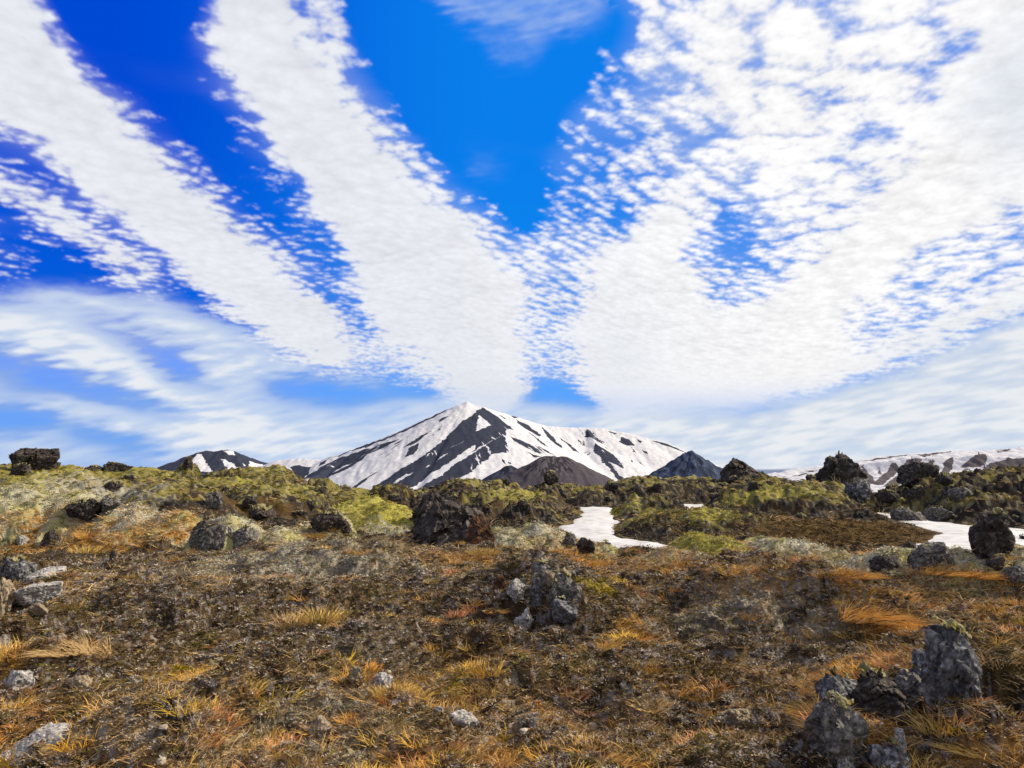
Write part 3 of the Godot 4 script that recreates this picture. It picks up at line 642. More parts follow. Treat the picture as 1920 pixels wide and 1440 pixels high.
func sky_color(az: float, el: float) -> Color:
	var ra := deg_to_rad(az)
	var far := 1.0 / tan(deg_to_rad(maxf(el, 0.0) + 1.0))
	var x := sin(ra) * far
	var z := cos(ra) * far
	var detail := smoothstep(11.5, 3.6, far)
	var near := smoothstep(11.0, 4.0, far)
	var n := n_cloud.get_noise_2d(x * 0.8, z)
	# cloudlets of two sizes, the smaller ones towards the left
	var size := lerpf(1.55, 1.0, smoothstep(-8.0, 22.0, az))
	var cell := -n_cell.get_noise_2d(x * size + 0.09 * n, z * size * 0.9 + 0.06 * n) * 2.0 - 1.05
	var fine := n_cloud.get_noise_2d(x * 4.2 + 31.0, z * 4.2)
	var finest := n_cloud.get_noise_2d(x * 11.0 + 3.0, z * 11.0)
	var w := lerpf(n_warp.get_noise_2d(az * 0.10, el * 0.30), n_warp.get_noise_2d(x * 1.2, z * 1.2), near)
	var w2 := lerpf(n_warp.get_noise_2d(az * 0.10 + 50.0, el * 0.30 + 9.0), n_warp.get_noise_2d(x * 1.2 + 50.0, z * 1.2 + 9.0), near)
	# the streets beyond the frame
	var street := smoothstep(-0.55, 0.15, n_warp.get_noise_2d(x * 0.55 + 0.1 * w + 3.7, z * 0.10) + 0.1 * w2)
	var inside := smoothstep(56.0, 40.0, absf(az)) * smoothstep(52.0, 38.0, el)
	var cov := street
	var veil := 0.35 * smoothstep(-0.2, 0.6, w2) + 0.45 * smoothstep(9.0, 1.0, el)
	var grey := 0.0
	if inside > 0.0:
		var aw := az + 1.3 * w + 0.5 * n
		var ew := el + (0.9 * w2 + 0.4 * n) * smoothstep(0.0, 8.0, el)
		cov = lerpf(cov, look(sheets, aw, ew), inside)
		# fibres in the high thin cloud run the way of the streets
		var fibre := n_warp.get_noise_2d(az * 0.20 + el * 0.42, el * 1.5 - az * 0.32)
		veil = lerpf(veil, look(veils, az + 1.0 * w + 0.8 * fibre, el + (0.4 * w2 + 0.45 * fibre) * smoothstep(0.0, 7.0, el)), inside)
		veil *= 1.0 + 0.35 * fibre * inside
		grey = look(greys, aw, ew) * inside
	var tex := (0.70 * cell + 0.40 * n + 0.50 * fine + 0.25 * finest) * detail
	var edge := 1.0 - smoothstep(0.80, 1.0, cov)
	# feathered: a thin mist spreads a little past the cloudlets
	var mist := smoothstep(0.10, 0.95, cov + 0.25 * w * detail) * 0.45
	var dens := smoothstep(0.30, 0.88, cov + tex * lerpf(0.12, 0.55, edge) * smoothstep(0.0, 0.2, cov))
	dens = 1.0 - (1.0 - dens) * (1.0 - mist * 0.55)
	dens *= lerpf(0.30, 0.985, smoothstep(1.5, 7.0, el))
	# blue: deeper high up and away from the sun
	var t := clampf(smoothstep(-30.0, 0.0, az) * 0.8 + smoothstep(26.0, 4.0, el) * 0.30, 0.0, 1.0)
	var blue := Color(0.0, 0.068, 0.66).lerp(Color(0.004, 0.245, 0.88), t)
	blue = blue.lerp(Color(0.05, 0.36, 0.90), smoothstep(12.0, 1.0, el) * 0.6)
	veil = clampf(veil * (1.0 + (0.9 * n + 0.5 * fine) * maxf(0.0, 0.7 - veil) * detail + 0.2 * w), 0.0, 1.0)
	var side := smoothstep(-15.0, 25.0, az)
	var veil_color := Color(0.60, 0.70, 0.86).lerp(Color(0.69, 0.75, 0.82), side)
	var c := blue.lerp(veil_color, smoothstep(0.0, 0.85, veil) * 0.94)
	c = c.lerp(Color(0.85, 0.87, 0.90), smoothstep(0.74, 1.0, veil) * 0.85)
	# cloud: lit cloudlets, greyer between them
	var light := 0.82 + 0.09 * side + (0.07 * n + 0.09 * cell + 0.09 * fine + 0.05 * finest) * detail * (0.55 + 0.6 * side) + 0.05 * w
	var tint := Color(light * 0.965, light * 0.99, light * 1.05).lerp(Color(light * 1.03, light * 1.02, light * 1.02), side)
	tint = tint.lerp(Color(0.58, 0.66, 0.76), clampf(grey * (1.0 + 0.5 * n), 0.0, 1.0))
	c = c.lerp(tint, dens)
	c = c * (1.0 / EXPOSURE)
	return Color(clampf(c.r, 0, 1), clampf(c.g, 0, 1), clampf(c.b, 0, 1)).linear_to_srgb()


func sky_image() -> Image:
	sheets = cover_grid(CLOUD_SHEETS, 2, 3, true)
	veils = cover_grid(CLOUD_VEILS, 2, 2, false)
	greys = cover_grid(CLOUD_GREY, 2, 8, false)
	var W := 4096
	var H := 2048
	# the whole dome at a quarter of the resolution, then the part ahead at full resolution
	var rows := run_rows(func(j: int) -> PackedByteArray:
		var line := PackedByteArray()
		line.resize(1024 * 3)
		for i in 1024:
			var c := sky_color((i + 0.5) / 1024.0 * 360.0 - 180.0, maxf(90.0 - (j + 0.5) / 512.0 * 180.0, 0.0)) if j < 258 else Color(0.45, 0.5, 0.58)
			line[i * 3] = int(c.r * 255.0 + 0.5)
			line[i * 3 + 1] = int(c.g * 255.0 + 0.5)
			line[i * 3 + 2] = int(c.b * 255.0 + 0.5)
		return line, 512)
	var whole := PackedByteArray()
	for r in rows:
		whole.append_array(r)
	var dome := Image.create_from_data(1024, 512, false, Image.FORMAT_RGB8, whole)
	dome.resize(W, H, Image.INTERPOLATE_BILINEAR)
	var i0 := int((180.0 - 50.0) / 360.0 * W)
	var i1 := int((180.0 + 50.0) / 360.0 * W)
	var j0 := int((90.0 - 48.0) / 180.0 * H)
	var j1 := H / 2 + 4
	var w := i1 - i0
	rows = run_rows(func(k: int) -> PackedByteArray:
		var line := PackedByteArray()
		line.resize(w * 3)
		var el := maxf(90.0 - (j0 + k + 0.5) / H * 180.0, 0.0)
		for i in w:
			var c := sky_color((i0 + i + 0.5) / W * 360.0 - 180.0, el)
			line[i * 3] = int(c.r * 255.0 + 0.5)
			line[i * 3 + 1] = int(c.g * 255.0 + 0.5)
			line[i * 3 + 2] = int(c.b * 255.0 + 0.5)
		return line, j1 - j0)
	var front := PackedByteArray()
	for r in rows:
		front.append_array(r)
	dome.blit_rect(Image.create_from_data(w, j1 - j0, false, Image.FORMAT_RGB8, front), Rect2i(0, 0, w, j1 - j0), Vector2i(i0, j0))
	# Godot looks up the middle of a panorama behind the camera: swap the halves
	var turned := Image.create(W, H, false, Image.FORMAT_RGB8)
	turned.blit_rect(dome, Rect2i(W / 2, 0, W / 2, H), Vector2i(0, 0))
	turned.blit_rect(dome, Rect2i(0, 0, W / 2, H), Vector2i(W / 2, 0))
	return turned


# ------------------------------------------------------------------ mountains

func ridge_height(ridges: Array, x: float, z: float) -> float:
	var h := -1e9
	for ridge in ridges:
		var pl: Array = ridge[0]
		for k in pl.size() - 1:
			var a: Array = pl[k]
			var b: Array = pl[k + 1]
			var ex: float = b[0] - a[0]
			var ez: float = b[2] - a[2]
			var t := clampf(((x - a[0]) * ex + (z - a[2]) * ez) / (ex * ex + ez * ez), 0.0, 1.0)
			var dd := Vector2(x - a[0] - ex * t, z - a[2] - ez * t).length()
			h = maxf(h, a[1] + (b[1] - a[1]) * t - ridge[1] * dd)
	return h


func paint_outline(im: Image, outline: Array, box: Rect2, color: Color, ragged: float) -> void:
	var pts := PackedVector2Array()
	var k := outline.size()
	var sx := im.get_width() / box.size.x
	var sz := im.get_height() / box.size.y
	for i in k:
		var a := Vector2(outline[i][0], outline[i][1])
		var b := Vector2(outline[(i + 1) % k][0], outline[(i + 1) % k][1])
		var steps := maxi(2, int(a.distance_to(b) / 6.0))
		for s in steps:
			var p := a.lerp(b, float(s) / steps)
			var off := Vector2(n_warp.get_noise_2d(p.x * 0.028, p.y * 0.020), n_warp.get_noise_2d(p.x * 0.028 + 70.0, p.y * 0.020)) * ragged
			off += Vector2(n_warp.get_noise_2d(p.x * 0.11, p.y * 0.05), n_warp.get_noise_2d(p.x * 0.11 + 30.0, p.y * 0.05)) * ragged * 0.7
			p += off
			pts.append(Vector2((p.x - box.position.x) * sx, (p.y - box.position.y) * sz))
	var lo := 1e9
	var hi := -1e9
	for p in pts:
		lo = minf(lo, p.y)
		hi = maxf(hi, p.y)
	for row in range(maxi(0, int(lo)), mini(im.get_height(), int(hi) + 1)):
		var y := row + 0.5
		var cross := PackedFloat32Array()
		for i in pts.size():
			var a := pts[i]
			var b := pts[(i + 1) % pts.size()]
			if (a.y <= y) != (b.y <= y):
				cross.append(a.x + (b.x - a.x) * (y - a.y) / (b.y - a.y))
		cross.sort()
		for c in range(0, cross.size() - 1, 2):
			im.fill_rect(Rect2i(int(cross[c] + 0.5), row, maxi(1, int(cross[c + 1] + 0.5) - int(cross[c] + 0.5)), 1), color)


func paint_streaks(im: Image, box: Rect2, ridges: Array, rock: Color, snow: Color) -> void:
	# thin runs of scree and of left-over snow, lying down the slope
	var r := RandomNumberGenerator.new()
	r.seed = 77 + int(snow.r * 1000.0)
	var sx := im.get_width() / box.size.x
	var sz := im.get_height() / box.size.y
	var made := 0
	for tries in 6000:
		var p := box.position + Vector2(r.randf(), r.randf()) * box.size
		var h := ridge_height(ridges, p.x, p.y)
		if h < 5.0:
			continue
		var down := Vector2(h - ridge_height(ridges, p.x + 5.0, p.y), h - ridge_height(ridges, p.x, p.y + 5.0)).normalized()
		var on_rock := im.get_pixel(clampi(int((p.x - box.position.x) * sx), 0, im.get_width() - 1), clampi(int((p.y - box.position.y) * sz), 0, im.get_height() - 1)).r < 0.5
		# streaks gather in bands
		if n_warp.get_noise_2d(p.x * 0.004, p.y * 0.002 + 5.0) < (0.02 if on_rock else 0.16):
			continue
		var across := Vector2(-down.y, down.x)
		var length := r.randf_range(12.0, 80.0)
		var wide := r.randf_range(2.0, 6.5)
		paint_outline(im, [[p.x, p.y], [p.x + down.x * length * 0.4 + across.x * wide, p.y + down.y * length * 0.4 + across.y * wide], [p.x + down.x * length, p.y + down.y * length], [p.x + down.x * length * 0.45 - across.x * wide, p.y + down.y * length * 0.45 - across.y * wide]], box, snow if on_rock else rock, 5.0)
		made += 1
		if made > 170:
			break


func make_mountain(called: String, label: String, ridges: Array, box: Rect2, step: float, relief: float, rock: Color, base: Color, patches: Array, tex_w: int, tex_h: int, rounding: float) -> void:
	var nx := int(box.size.x / step) + 1
	var nz := int(box.size.y / step) + 1
	var heights := run_rows(func(j: int) -> PackedFloat32Array:
		var line := PackedFloat32Array()
		line.resize(nx)
		var z := box.position.y + j * step
		for i in nx:
			var x := box.position.x + i * step
			var h := ridge_height(ridges, x, z)
			if rounding > 0.0:
				h = h - rounding * exp(-maxf(0.0, ridges[0][0][0][1] - h) / rounding)
			var rough := 1.0 - absf(n_warp.get_noise_2d(x * 0.011, z * 0.004)) * 2.0
			h += relief * (0.8 * rough - 0.6 + 0.35 * n_warp.get_noise_2d(x * 0.02, z * 0.012))
			line[i] = maxf(h, -160.0)
		return line, nz)
	var verts := PackedVector3Array()
	var norms := PackedVector3Array()
	var uvs := PackedVector2Array()
	var idx := PackedInt32Array()
	for j in nz:
		var row: PackedFloat32Array = heights[j]
		var up: PackedFloat32Array = heights[maxi(j - 1, 0)]
		var down: PackedFloat32Array = heights[mini(j + 1, nz - 1)]
		for i in nx:
			verts.append(Vector3(box.position.x + i * step, row[i], box.position.y + j * step))
			norms.append(Vector3(row[maxi(i - 1, 0)] - row[mini(i + 1, nx - 1)], 2.0 * step, up[i] - down[i]).normalized())
			uvs.append(Vector2(float(i) * step / box.size.x, float(j) * step / box.size.y))
	for j in nz - 1:
		var row: PackedFloat32Array = heights[j]
		var down: PackedFloat32Array = heights[j + 1]
		for i in nx - 1:
			if row[i] <= -159.0 and row[i + 1] <= -159.0 and down[i] <= -159.0 and down[i + 1] <= -159.0:
				continue
			var a := j * nx + i
			idx.append_array([a, a + 1, a + nx, a + 1, a + nx + 1, a + nx])
	var arrays := []
	arrays.resize(Mesh.ARRAY_MAX)
	arrays[Mesh.ARRAY_VERTEX] = verts
	arrays[Mesh.ARRAY_NORMAL] = norms
	arrays[Mesh.ARRAY_TEX_UV] = uvs
	arrays[Mesh.ARRAY_INDEX] = idx
	var mesh := ArrayMesh.new()
	mesh.add_surface_from_arrays(Mesh.PRIMITIVE_TRIANGLES, arrays)
	var m := StandardMaterial3D.new()
	m.roughness = 0.95
	m.metallic_specular = 0.2
	if patches.is_empty():
		var plain := Image.create(512, 512, false, Image.FORMAT_RGB8)
		plain.fill(rock)
		paint_streaks(plain, box, ridges, rock, rock.lightened(0.10))
		paint_streaks(plain, box, ridges, rock, rock.darkened(0.35))
		m.albedo_texture = ImageTexture.create_from_image(plain)
	else:
		var im := Image.create(tex_w, tex_h, false, Image.FORMAT_RGB8)
		im.fill(base)
		var snow := Color(0.60, 0.595, 0.585).linear_to_srgb()
		for p in patches:
			paint_outline(im, p[1], box, rock if p[0] == 0 else snow, 7.0)
		if called == "mountain":
			paint_streaks(im, box, ridges, rock, snow)
		m.albedo_texture = ImageTexture.create_from_image(im)
	m.detail_enabled = true
	m.detail_blend_mode = BaseMaterial3D.BLEND_MODE_MUL
	m.detail_uv_layer = BaseMaterial3D.DETAIL_UV_2
	m.uv2_triplanar = true
	m.uv2_world_triplanar = true
	m.uv2_scale = Vector3(0.004, 0.004, 0.004)
	var streaks := NoiseTexture2D.new()
	streaks.width = 512
	streaks.height = 512
	streaks.seamless = true
	streaks.noise = make_noise(FastNoiseLite.TYPE_SIMPLEX_SMOOTH, 0.02, 5, 77)
	var ramp := Gradient.new()
	ramp.set_color(0, Color(0.80, 0.80, 0.82))
	ramp.set_color(1, Color(1, 1, 1))
	streaks.color_ramp = ramp
	m.detail_albedo = streaks
	var o := MeshInstance3D.new()
	o.mesh = mesh
	o.material_override = m
	put(o, called, label, "mountain" if called != "hill" else "hill", "", "structure")


func make_mountains() -> void:
	var dark := Color(0.034, 0.039, 0.058).linear_to_srgb()
	var purple := Color(0.070, 0.058, 0.066).linear_to_srgb()
	var slate := Color(0.036, 0.052, 0.092).linear_to_srgb()
	var brown := Color(0.10, 0.085, 0.085).linear_to_srgb()
	var white := Color(0.60, 0.595, 0.585).linear_to_srgb()
	make_mountain("mountain", "big snow-streaked mountain with a dark rocky spur, centre of the horizon", RIDGES_MAIN, Rect2(-1560, -4100, 2800, 1500), 6.0, 4.5, dark, white, PATCHES_MAIN, 2000, 1000, 0.0)
	make_mountain("hill", "bare purple-brown cone hill in front of the snowy mountain", RIDGES_CONE, Rect2(-210, -2850, 700, 680), 4.0, 6.0, purple, purple, [], 0, 0, 7.0)
	make_mountain("hill", "dark blue-grey peaked hill at the mountain's right foot", RIDGES_DARK, Rect2(360, -3250, 780, 640), 4.0, 9.0, slate, slate, [], 0, 0, 0.0)
	make_mountain("hill", "low dark hill with round snow patches left of the mountain", RIDGES_LEFT, Rect2(-2100, -4250, 1200, 700), 7.0, 6.0, dark, dark, PATCHES_LEFT, 1200, 700, 0.0)
	make_mountain("mountain", "far flat-topped snowy plateau with brown streaks, right on the horizon", RIDGES_FAR, Rect2(1400, -5600, 3100, 1900), 12.0, 9.0, brown, white, PATCHES_FAR, 1600, 900, 0.0)
	make_mountain("hill", "small dark knoll left of the bare cone hill", RIDGES_MOUND, Rect2(-230, -2960, 440, 420), 4.0, 4.0, dark, dark, [], 0, 0, 0.0)


# ------------------------------------------------------------------ ground

func bin_key(i: int, j: int) -> int:
	return (i + 512) * 1024 + j + 512


func add_to_bins(bins: Dictionary, id: int, x: float, z: float, r: float) -> void:
	for i in range(floori((x - r) / 3.0), floori((x + r) / 3.0) + 1):
		for j in range(floori((z - r) / 3.0), floori((z + r) / 3.0) + 1):
			var k := bin_key(i, j)
			if not bins.has(k):
				bins[k] = PackedInt32Array()
			var a: PackedInt32Array = bins[k]
			a.append(id)
			bins[k] = a


func make_bins() -> void:
	for i in MOUNDS.size():
		add_to_bins(mound_bins, i, MOUNDS[i][0], MOUNDS[i][1], maxf(MOUNDS[i][3], MOUNDS[i][4]))
	for i in COVER.size():
		add_to_bins(cover_bins, i, COVER[i][0], COVER[i][1], maxf(COVER[i][2], COVER[i][3]) * 1.3)


func base_height(d: float) -> float:
	for k in BASE.size() - 1:
		if d < BASE[k + 1][0]:
			return lerpf(BASE[k][1], BASE[k + 1][1], (d - BASE[k][0]) / (BASE[k + 1][0] - BASE[k][0]))
	return BASE[-1][1]


func snow_distance(x: float, z: float) -> float:
	# signed distance in metres to the nearest snow outline, negative inside
	var best := 99.0
	if x < -2.0 or x > 24.0 or z > -13.0 or z < -48.0:
		return best
	var p := Vector2(x, z)
	for outline in SNOW:
		var d := 99.0
		var inside := false
		var k: int = outline.size()
		for i in k:
			var a := Vector2(outline[i][0], outline[i][1])
			var b := Vector2(outline[(i + 1) % k][0], outline[(i + 1) % k][1])
			var e := b - a
			var t := clampf((p - a).dot(e) / e.length_squared(), 0.0, 1.0)
			d = minf(d, p.distance_to(a + e * t))
			if (a.y <= z) != (b.y <= z) and x < a.x + (b.x - a.x) * (z - a.y) / (b.y - a.y):
				inside = not inside
		best = minf(best, -d if inside else d)
	return best


# x: height, y: how lava-like, z: nearness to a mound's top, w: the mound's cover
func shape_at(x: float, z: float) -> Vector4:
	var d := sqrt(x * x + z * z)
	var b := base_height(d)
	var h := b
	var top := 0.0
	var kind := 0.0
	var key := bin_key(floori(x / 3.0), floori(z / 3.0))
	if mound_bins.has(key):
		for id in mound_bins[key]:
			var m: Array = MOUNDS[id]
			var dx: float = x - m[0]
			var dz: float = z - m[1]
			var ca := cos(m[5])
			var sa := sin(m[5])
			var u: float = (dx * ca + dz * sa) / m[3]
			var v: float = (dx * sa - dz * ca) / m[4]
			var q := u * u + v * v
			if q < 1.0:
				var hm: float = b + (m[2] - base_height(sqrt(m[0] * m[0] + m[1] * m[1]))) * pow(1.0 - q, m[6])
				if hm > h:
					top = 1.0 - q
					kind = m[7]
				var t := maxf(0.15 - absf(h - hm), 0.0) / 0.15
				h = maxf(h, hm) + t * t * 0.0375
	return Vector4(h, 0.0, top, kind)


func height_at(x: float, z: float) -> float:
	var s := shape_at(x, z)
	var d := sqrt(x * x + z * z)
	var lava := smoothstep(14.0, 22.0, d)
	if s.w == 5.0:
		lava *= 0.35
	elif s.w == 4.0:
		lava = maxf(lava * 0.5, 0.35)
	elif s.w == 3.0:
		lava = maxf(lava * 0.7, 0.4)
	var far := smoothstep(300.0, 90.0, d)
	var h := s.x
	# heath: small hummocks
	var bumps := 0.085 * n_mid.get_noise_2d(x * 1.6, z * 1.6) + 0.085 * absf(n_fine.get_noise_2d(x * 0.6, z * 0.6)) + 0.018 * n_tiny.get_noise_2d(x, z)
	bumps += 0.26 * n_mid.get_noise_2d(x * 0.5 + 17.0, z * 0.5) * smoothstep(3.0, 6.0, d)
	bumps += 0.15 * -n_cush.get_noise_2d(x * 1.9 + 0.5 * bumps, z * 1.9 + 5.0) + 0.055 * -n_cush.get_noise_2d(x * 4.7 + 2.0, z * 4.7) - 0.12
	# lava: cushions of moss and broken blocks
	var big := -n_cush.get_noise_2d(x * 0.85 + 0.3 * bumps, z * 0.85)
	var small := -n_cush.get_noise_2d(x * 2.3 + 9.0, z * 2.3)
	var blocks := n_lava.get_noise_2d(x, z)
	var cushions := 0.26 * big + 0.17 * small + 0.17 * blocks - 0.26
	if s.w == 2.0:
		cushions = 0.42 * blocks + 0.20 * big + 0.16 * small + 0.10 * n_fine.get_noise_2d(x * 0.4, z * 0.4) - 0.30
	if s.w == 3.0 or s.w == 4.0:
		cushions += 0.09 * -n_cush.get_noise_2d(x * 4.6 + 3.0, z * 4.6) - 0.05
	h += lerpf(bumps, cushions + 0.4 * bumps, lava) * far
	h += 0.5 * n_soft.get_noise_2d(x * 0.4, z * 0.4) * smoothstep(60.0, 140.0, d) * smoothstep(2000.0, 300.0, d)
	if d < 10.0:
		for p in PITS:
			var q: float = ((x - p[0]) * (x - p[0]) + (z - p[1]) * (z - p[1])) / (p[2] * p[2])
			if q < 1.0:
				h -= p[3] * smoothstep(1.0, 0.35, q)
	var sd := snow_distance(x, z)
	if sd < 3.0:
		sd += 0.16 * n_mid.get_noise_2d(x * 2.0, z * 2.0) + 0.08 * n_fine.get_noise_2d(x, z)
		if sd < 0.0:
			h = SNOW_LEVEL - 0.05 + maxf(sd * 0.5, -0.3)
		else:
			h = lerpf(SNOW_LEVEL - 0.03 + sd * 0.18, maxf(h, SNOW_LEVEL - 0.02), smoothstep(0.1, 1.5, sd))
	return h


const HEATH := Color(0.105, 0.070, 0.038)
const HEATH_DARK := Color(0.028, 0.020, 0.013)
const TAN := Color(0.42, 0.285, 0.135)
const ORANGE := Color(0.52, 0.265, 0.048)
const LICHEN := Color(0.48, 0.455, 0.35)
const MOSS := Color(0.25, 0.215, 0.055)
const GREEN := Color(0.46, 0.42, 0.085)
const LAVA := Color(0.034, 0.029, 0.026)
const BROWN := Color(0.14, 0.085, 0.030)
const LEAF := Color(0.40, 0.31, 0.028)


# colour of what grows at a place, and in alpha how grassy it is
func cover_at(x: float, z: float) -> Color:
	var s := shape_at(x, z)
	var d := sqrt(x * x + z * z)
	var a := n_mid.get_noise_2d(x * 1.3 + 40.0, z * 1.3)
	var b := n_fine.get_noise_2d(x * 0.6 + 7.0, z * 0.6)
	var c := n_tiny.get_noise_2d(x * 0.8, z * 0.8 + 3.0)
	var slow := n_soft.get_noise_2d(x * 2.0, z * 2.0 + 20.0)
	var speck := 0.55 * b + 0.55 * c
	var lava := smoothstep(15.0, 21.0, d + 2.0 * a)
	# heath
	var heath := HEATH.lerp(HEATH_DARK, smoothstep(-0.1, 0.5, speck + 0.4 * a))
	heath = heath.lerp(TAN, smoothstep(0.05, 0.5, -speck + 0.5 * slow) * 0.6)
	heath = heath.lerp(Color(0.43, 0.385, 0.34), smoothstep(0.20, 0.42, c - 0.3 * b + 0.35 * a) * 0.65)
	heath = heath.lerp(MOSS * 0.55, smoothstep(0.2, 0.6, -a - 0.4 * c) * 0.5)
	var grass := smoothstep(0.1, 0.6, slow - 0.3 * a) * 0.3
	# lava field
	var moss := smoothstep(0.36, 0.56, s.z + 0.75 * a + 0.62 * b + 0.40 * slow - 0.34)
	if s.w == 2.0:
		moss = smoothstep(0.80, 0.98, s.z + 0.7 * a + 0.5 * b) * 0.7
	elif s.w == 5.0:
		moss *= 0.12
	var rock := LAVA.lerp(HEATH * 0.7, smoothstep(-0.3, 0.5, a)).lerp(LICHEN * 0.5, smoothstep(0.22, 0.42, b + 0.5 * c) * (0.6 if s.w != 5.0 else 0.2))
	if s.w == 5.0:
		rock = rock.lerp(BROWN, 0.5 + 0.3 * a)
	var field := rock.lerp(MOSS.lerp(LICHEN, smoothstep(0.0, 0.5, b - 0.5 * a) * 0.45), moss)
	var out := heath.lerp(field, lava)
	grass *= 1.0 - lava
	if s.w == 3.0:
		out = out.lerp(LICHEN.lerp(GREEN * 0.9, 0.15 + smoothstep(-0.2, 0.4, a) * 0.5), smoothstep(0.22, 0.42, s.z + 0.75 * speck + 0.4 * a))
	elif s.w == 4.0:
		out = out.lerp(GREEN.lerp(LICHEN, smoothstep(0.05, 0.5, speck) * 0.4), smoothstep(0.1, 0.45, s.z + 0.4 * a + 0.3 * speck))
	var key := bin_key(floori(x / 3.0), floori(z / 3.0))
	if cover_bins.has(key):
		for id in cover_bins[key]:
			var m: Array = COVER[id]
			var dx: float = x - m[0]
			var dz: float = z - m[1]
			var ca := cos(m[4])
			var sa := sin(m[4])
			var u: float = (dx * ca + dz * sa) / m[2]
			var v: float = (dx * sa - dz * ca) / m[3]
			var q := sqrt(u * u + v * v)
			if q < 1.3:
				var t: float = smoothstep(0.95, 0.35, q + 0.55 * a + 0.35 * speck) * m[6]
				match int(m[5]):
					0:
						out = out.lerp(ORANGE.lerp(TAN, smoothstep(-0.2, 0.4, b)), t * smoothstep(-0.45, 0.25, -c - 0.3 * b + 0.1))
						grass = maxf(grass, t)
					1:
						out = out.lerp(LICHEN.lerp(TAN * 0.7, smoothstep(0.0, 0.5, a) * 0.35), t * smoothstep(-0.5, 0.2, speck + 0.1))
						grass *= 1.0 - t
					2:
						out = out.lerp(LEAF, t * smoothstep(-0.5, 0.2, speck + 0.15))
					3:
						out = out.lerp(LAVA, t)
					4:
						out = out.lerp(TAN, t * smoothstep(-0.5, 0.25, speck + 0.1))
						grass = maxf(grass, t * 0.9)
					5:
						out = out.lerp(GREEN.lerp(MOSS, smoothstep(-0.3, 0.3, b)), t * smoothstep(-0.5, -0.1, -b + 0.3 * a - 0.1))
					6:
						out = out.lerp(BROWN.lerp(HEATH_DARK, smoothstep(0.0, 0.5, speck)), t)
	out.a = grass
	return out


func ground_material() -> StandardMaterial3D:
	var m := StandardMaterial3D.new()
	m.vertex_color_use_as_albedo = true
	m.roughness = 1.0
	m.metallic_specular = 0.15
	m.uv1_triplanar = true
	m.uv1_world_triplanar = true
	m.uv1_scale = Vector3(0.6, 0.6, 0.6)
	var t := NoiseTexture2D.new()
	t.width = 1024
	t.height = 1024
	t.seamless = true
	t.noise = make_noise(FastNoiseLite.TYPE_SIMPLEX_SMOOTH, 0.035, 5, 41)
	var ramp := Gradient.new()
	ramp.set_color(0, Color(0.62, 0.60, 0.58))
	ramp.set_color(1, Color(1, 1, 1))
	t.color_ramp = ramp
	m.albedo_texture = t
	m.heightmap_enabled = true
	m.heightmap_scale = 2.5
	var hmap := NoiseTexture2D.new()
	hmap.width = 1024
	hmap.height = 1024
	hmap.seamless = true
	hmap.noise = make_noise(FastNoiseLite.TYPE_SIMPLEX_SMOOTH, 0.05, 4, 42)
	m.heightmap_texture = hmap
	return m


func make_ground() -> void:
	# fine where the photographer looks, coarse behind; rings widen with distance
	var az := PackedFloat32Array()
	var a := -180.0
	while a < 180.0:
		az.append(deg_to_rad(a))
		var off := absf(a)
		a += 0.085 if off < 38.0 else (0.4 if off < 60.0 else 4.0)
	az.append(PI)
	var rings := PackedFloat32Array()
	var r := 0.6
	while r < 9000.0:
		rings.append(r)
		if r < 3.2:
			r *= 1.05
		elif r < 9.0:
			r *= 1.0042
		elif r < 60.0:
			r *= 1.0046
		elif r < 90.0:
			r *= 1.01
		else:
			r *= 1.06
	var nx := az.size()
	var rows := run_rows(func(j: int) -> Array:
		var v := PackedVector3Array()
		var c := PackedColorArray()
		v.resize(nx)
		c.resize(nx)
		for i in nx:
			var x := rings[j] * sin(az[i])
			var z := -rings[j] * cos(az[i])
			v[i] = Vector3(x, height_at(x, z), z)
			var k := cover_at(x, z)
			c[i] = Color(k.r, k.g, k.b)
		return [v, c], rings.size())
	var verts := PackedVector3Array()
	var colors := PackedColorArray()
	for row in rows:
		verts.append_array(row[0])
		colors.append_array(row[1])
	var nr := rings.size()
	var nrows := run_rows(func(j: int) -> PackedVector3Array:
		var out := PackedVector3Array()
		out.resize(nx)
		var here: PackedVector3Array = rows[j][0]
		var inner: PackedVector3Array = rows[maxi(j - 1, 0)][0]
		var outer: PackedVector3Array = rows[mini(j + 1, nr - 1)][0]
		for i in nx:
			var n := (here[mini(i + 1, nx - 1)] - here[maxi(i - 1, 0)]).cross(outer[i] - inner[i])
			out[i] = n.normalized() if n.y > 0.0 else -n.normalized()
		return out, nr)
	var norms := PackedVector3Array()
	for row in nrows:
		norms.append_array(row)
	var irows := run_rows(func(j: int) -> PackedInt32Array:
		var out := PackedInt32Array()
		out.resize((nx - 1) * 6)
		for i in nx - 1:
			var p := j * nx + i
			out[i * 6] = p
			out[i * 6 + 1] = p + nx
			out[i * 6 + 2] = p + 1
			out[i * 6 + 3] = p + 1
			out[i * 6 + 4] = p + nx
			out[i * 6 + 5] = p + nx + 1
		return out, nr - 1)
	var idx := PackedInt32Array()
	for row in irows:
		idx.append_array(row)
	var arrays := []
	arrays.resize(Mesh.ARRAY_MAX)
	arrays[Mesh.ARRAY_VERTEX] = verts
	arrays[Mesh.ARRAY_NORMAL] = norms
	arrays[Mesh.ARRAY_COLOR] = colors
	arrays[Mesh.ARRAY_INDEX] = idx
	var mesh := ArrayMesh.new()
	mesh.add_surface_from_arrays(Mesh.PRIMITIVE_TRIANGLES, arrays)
	print("ground vertices ", verts.size())
	var o := MeshInstance3D.new()
	o.mesh = mesh
	o.material_override = ground_material()
	put(o, "ground", "uneven moss and heath covered lava ground", "ground", "", "structure")


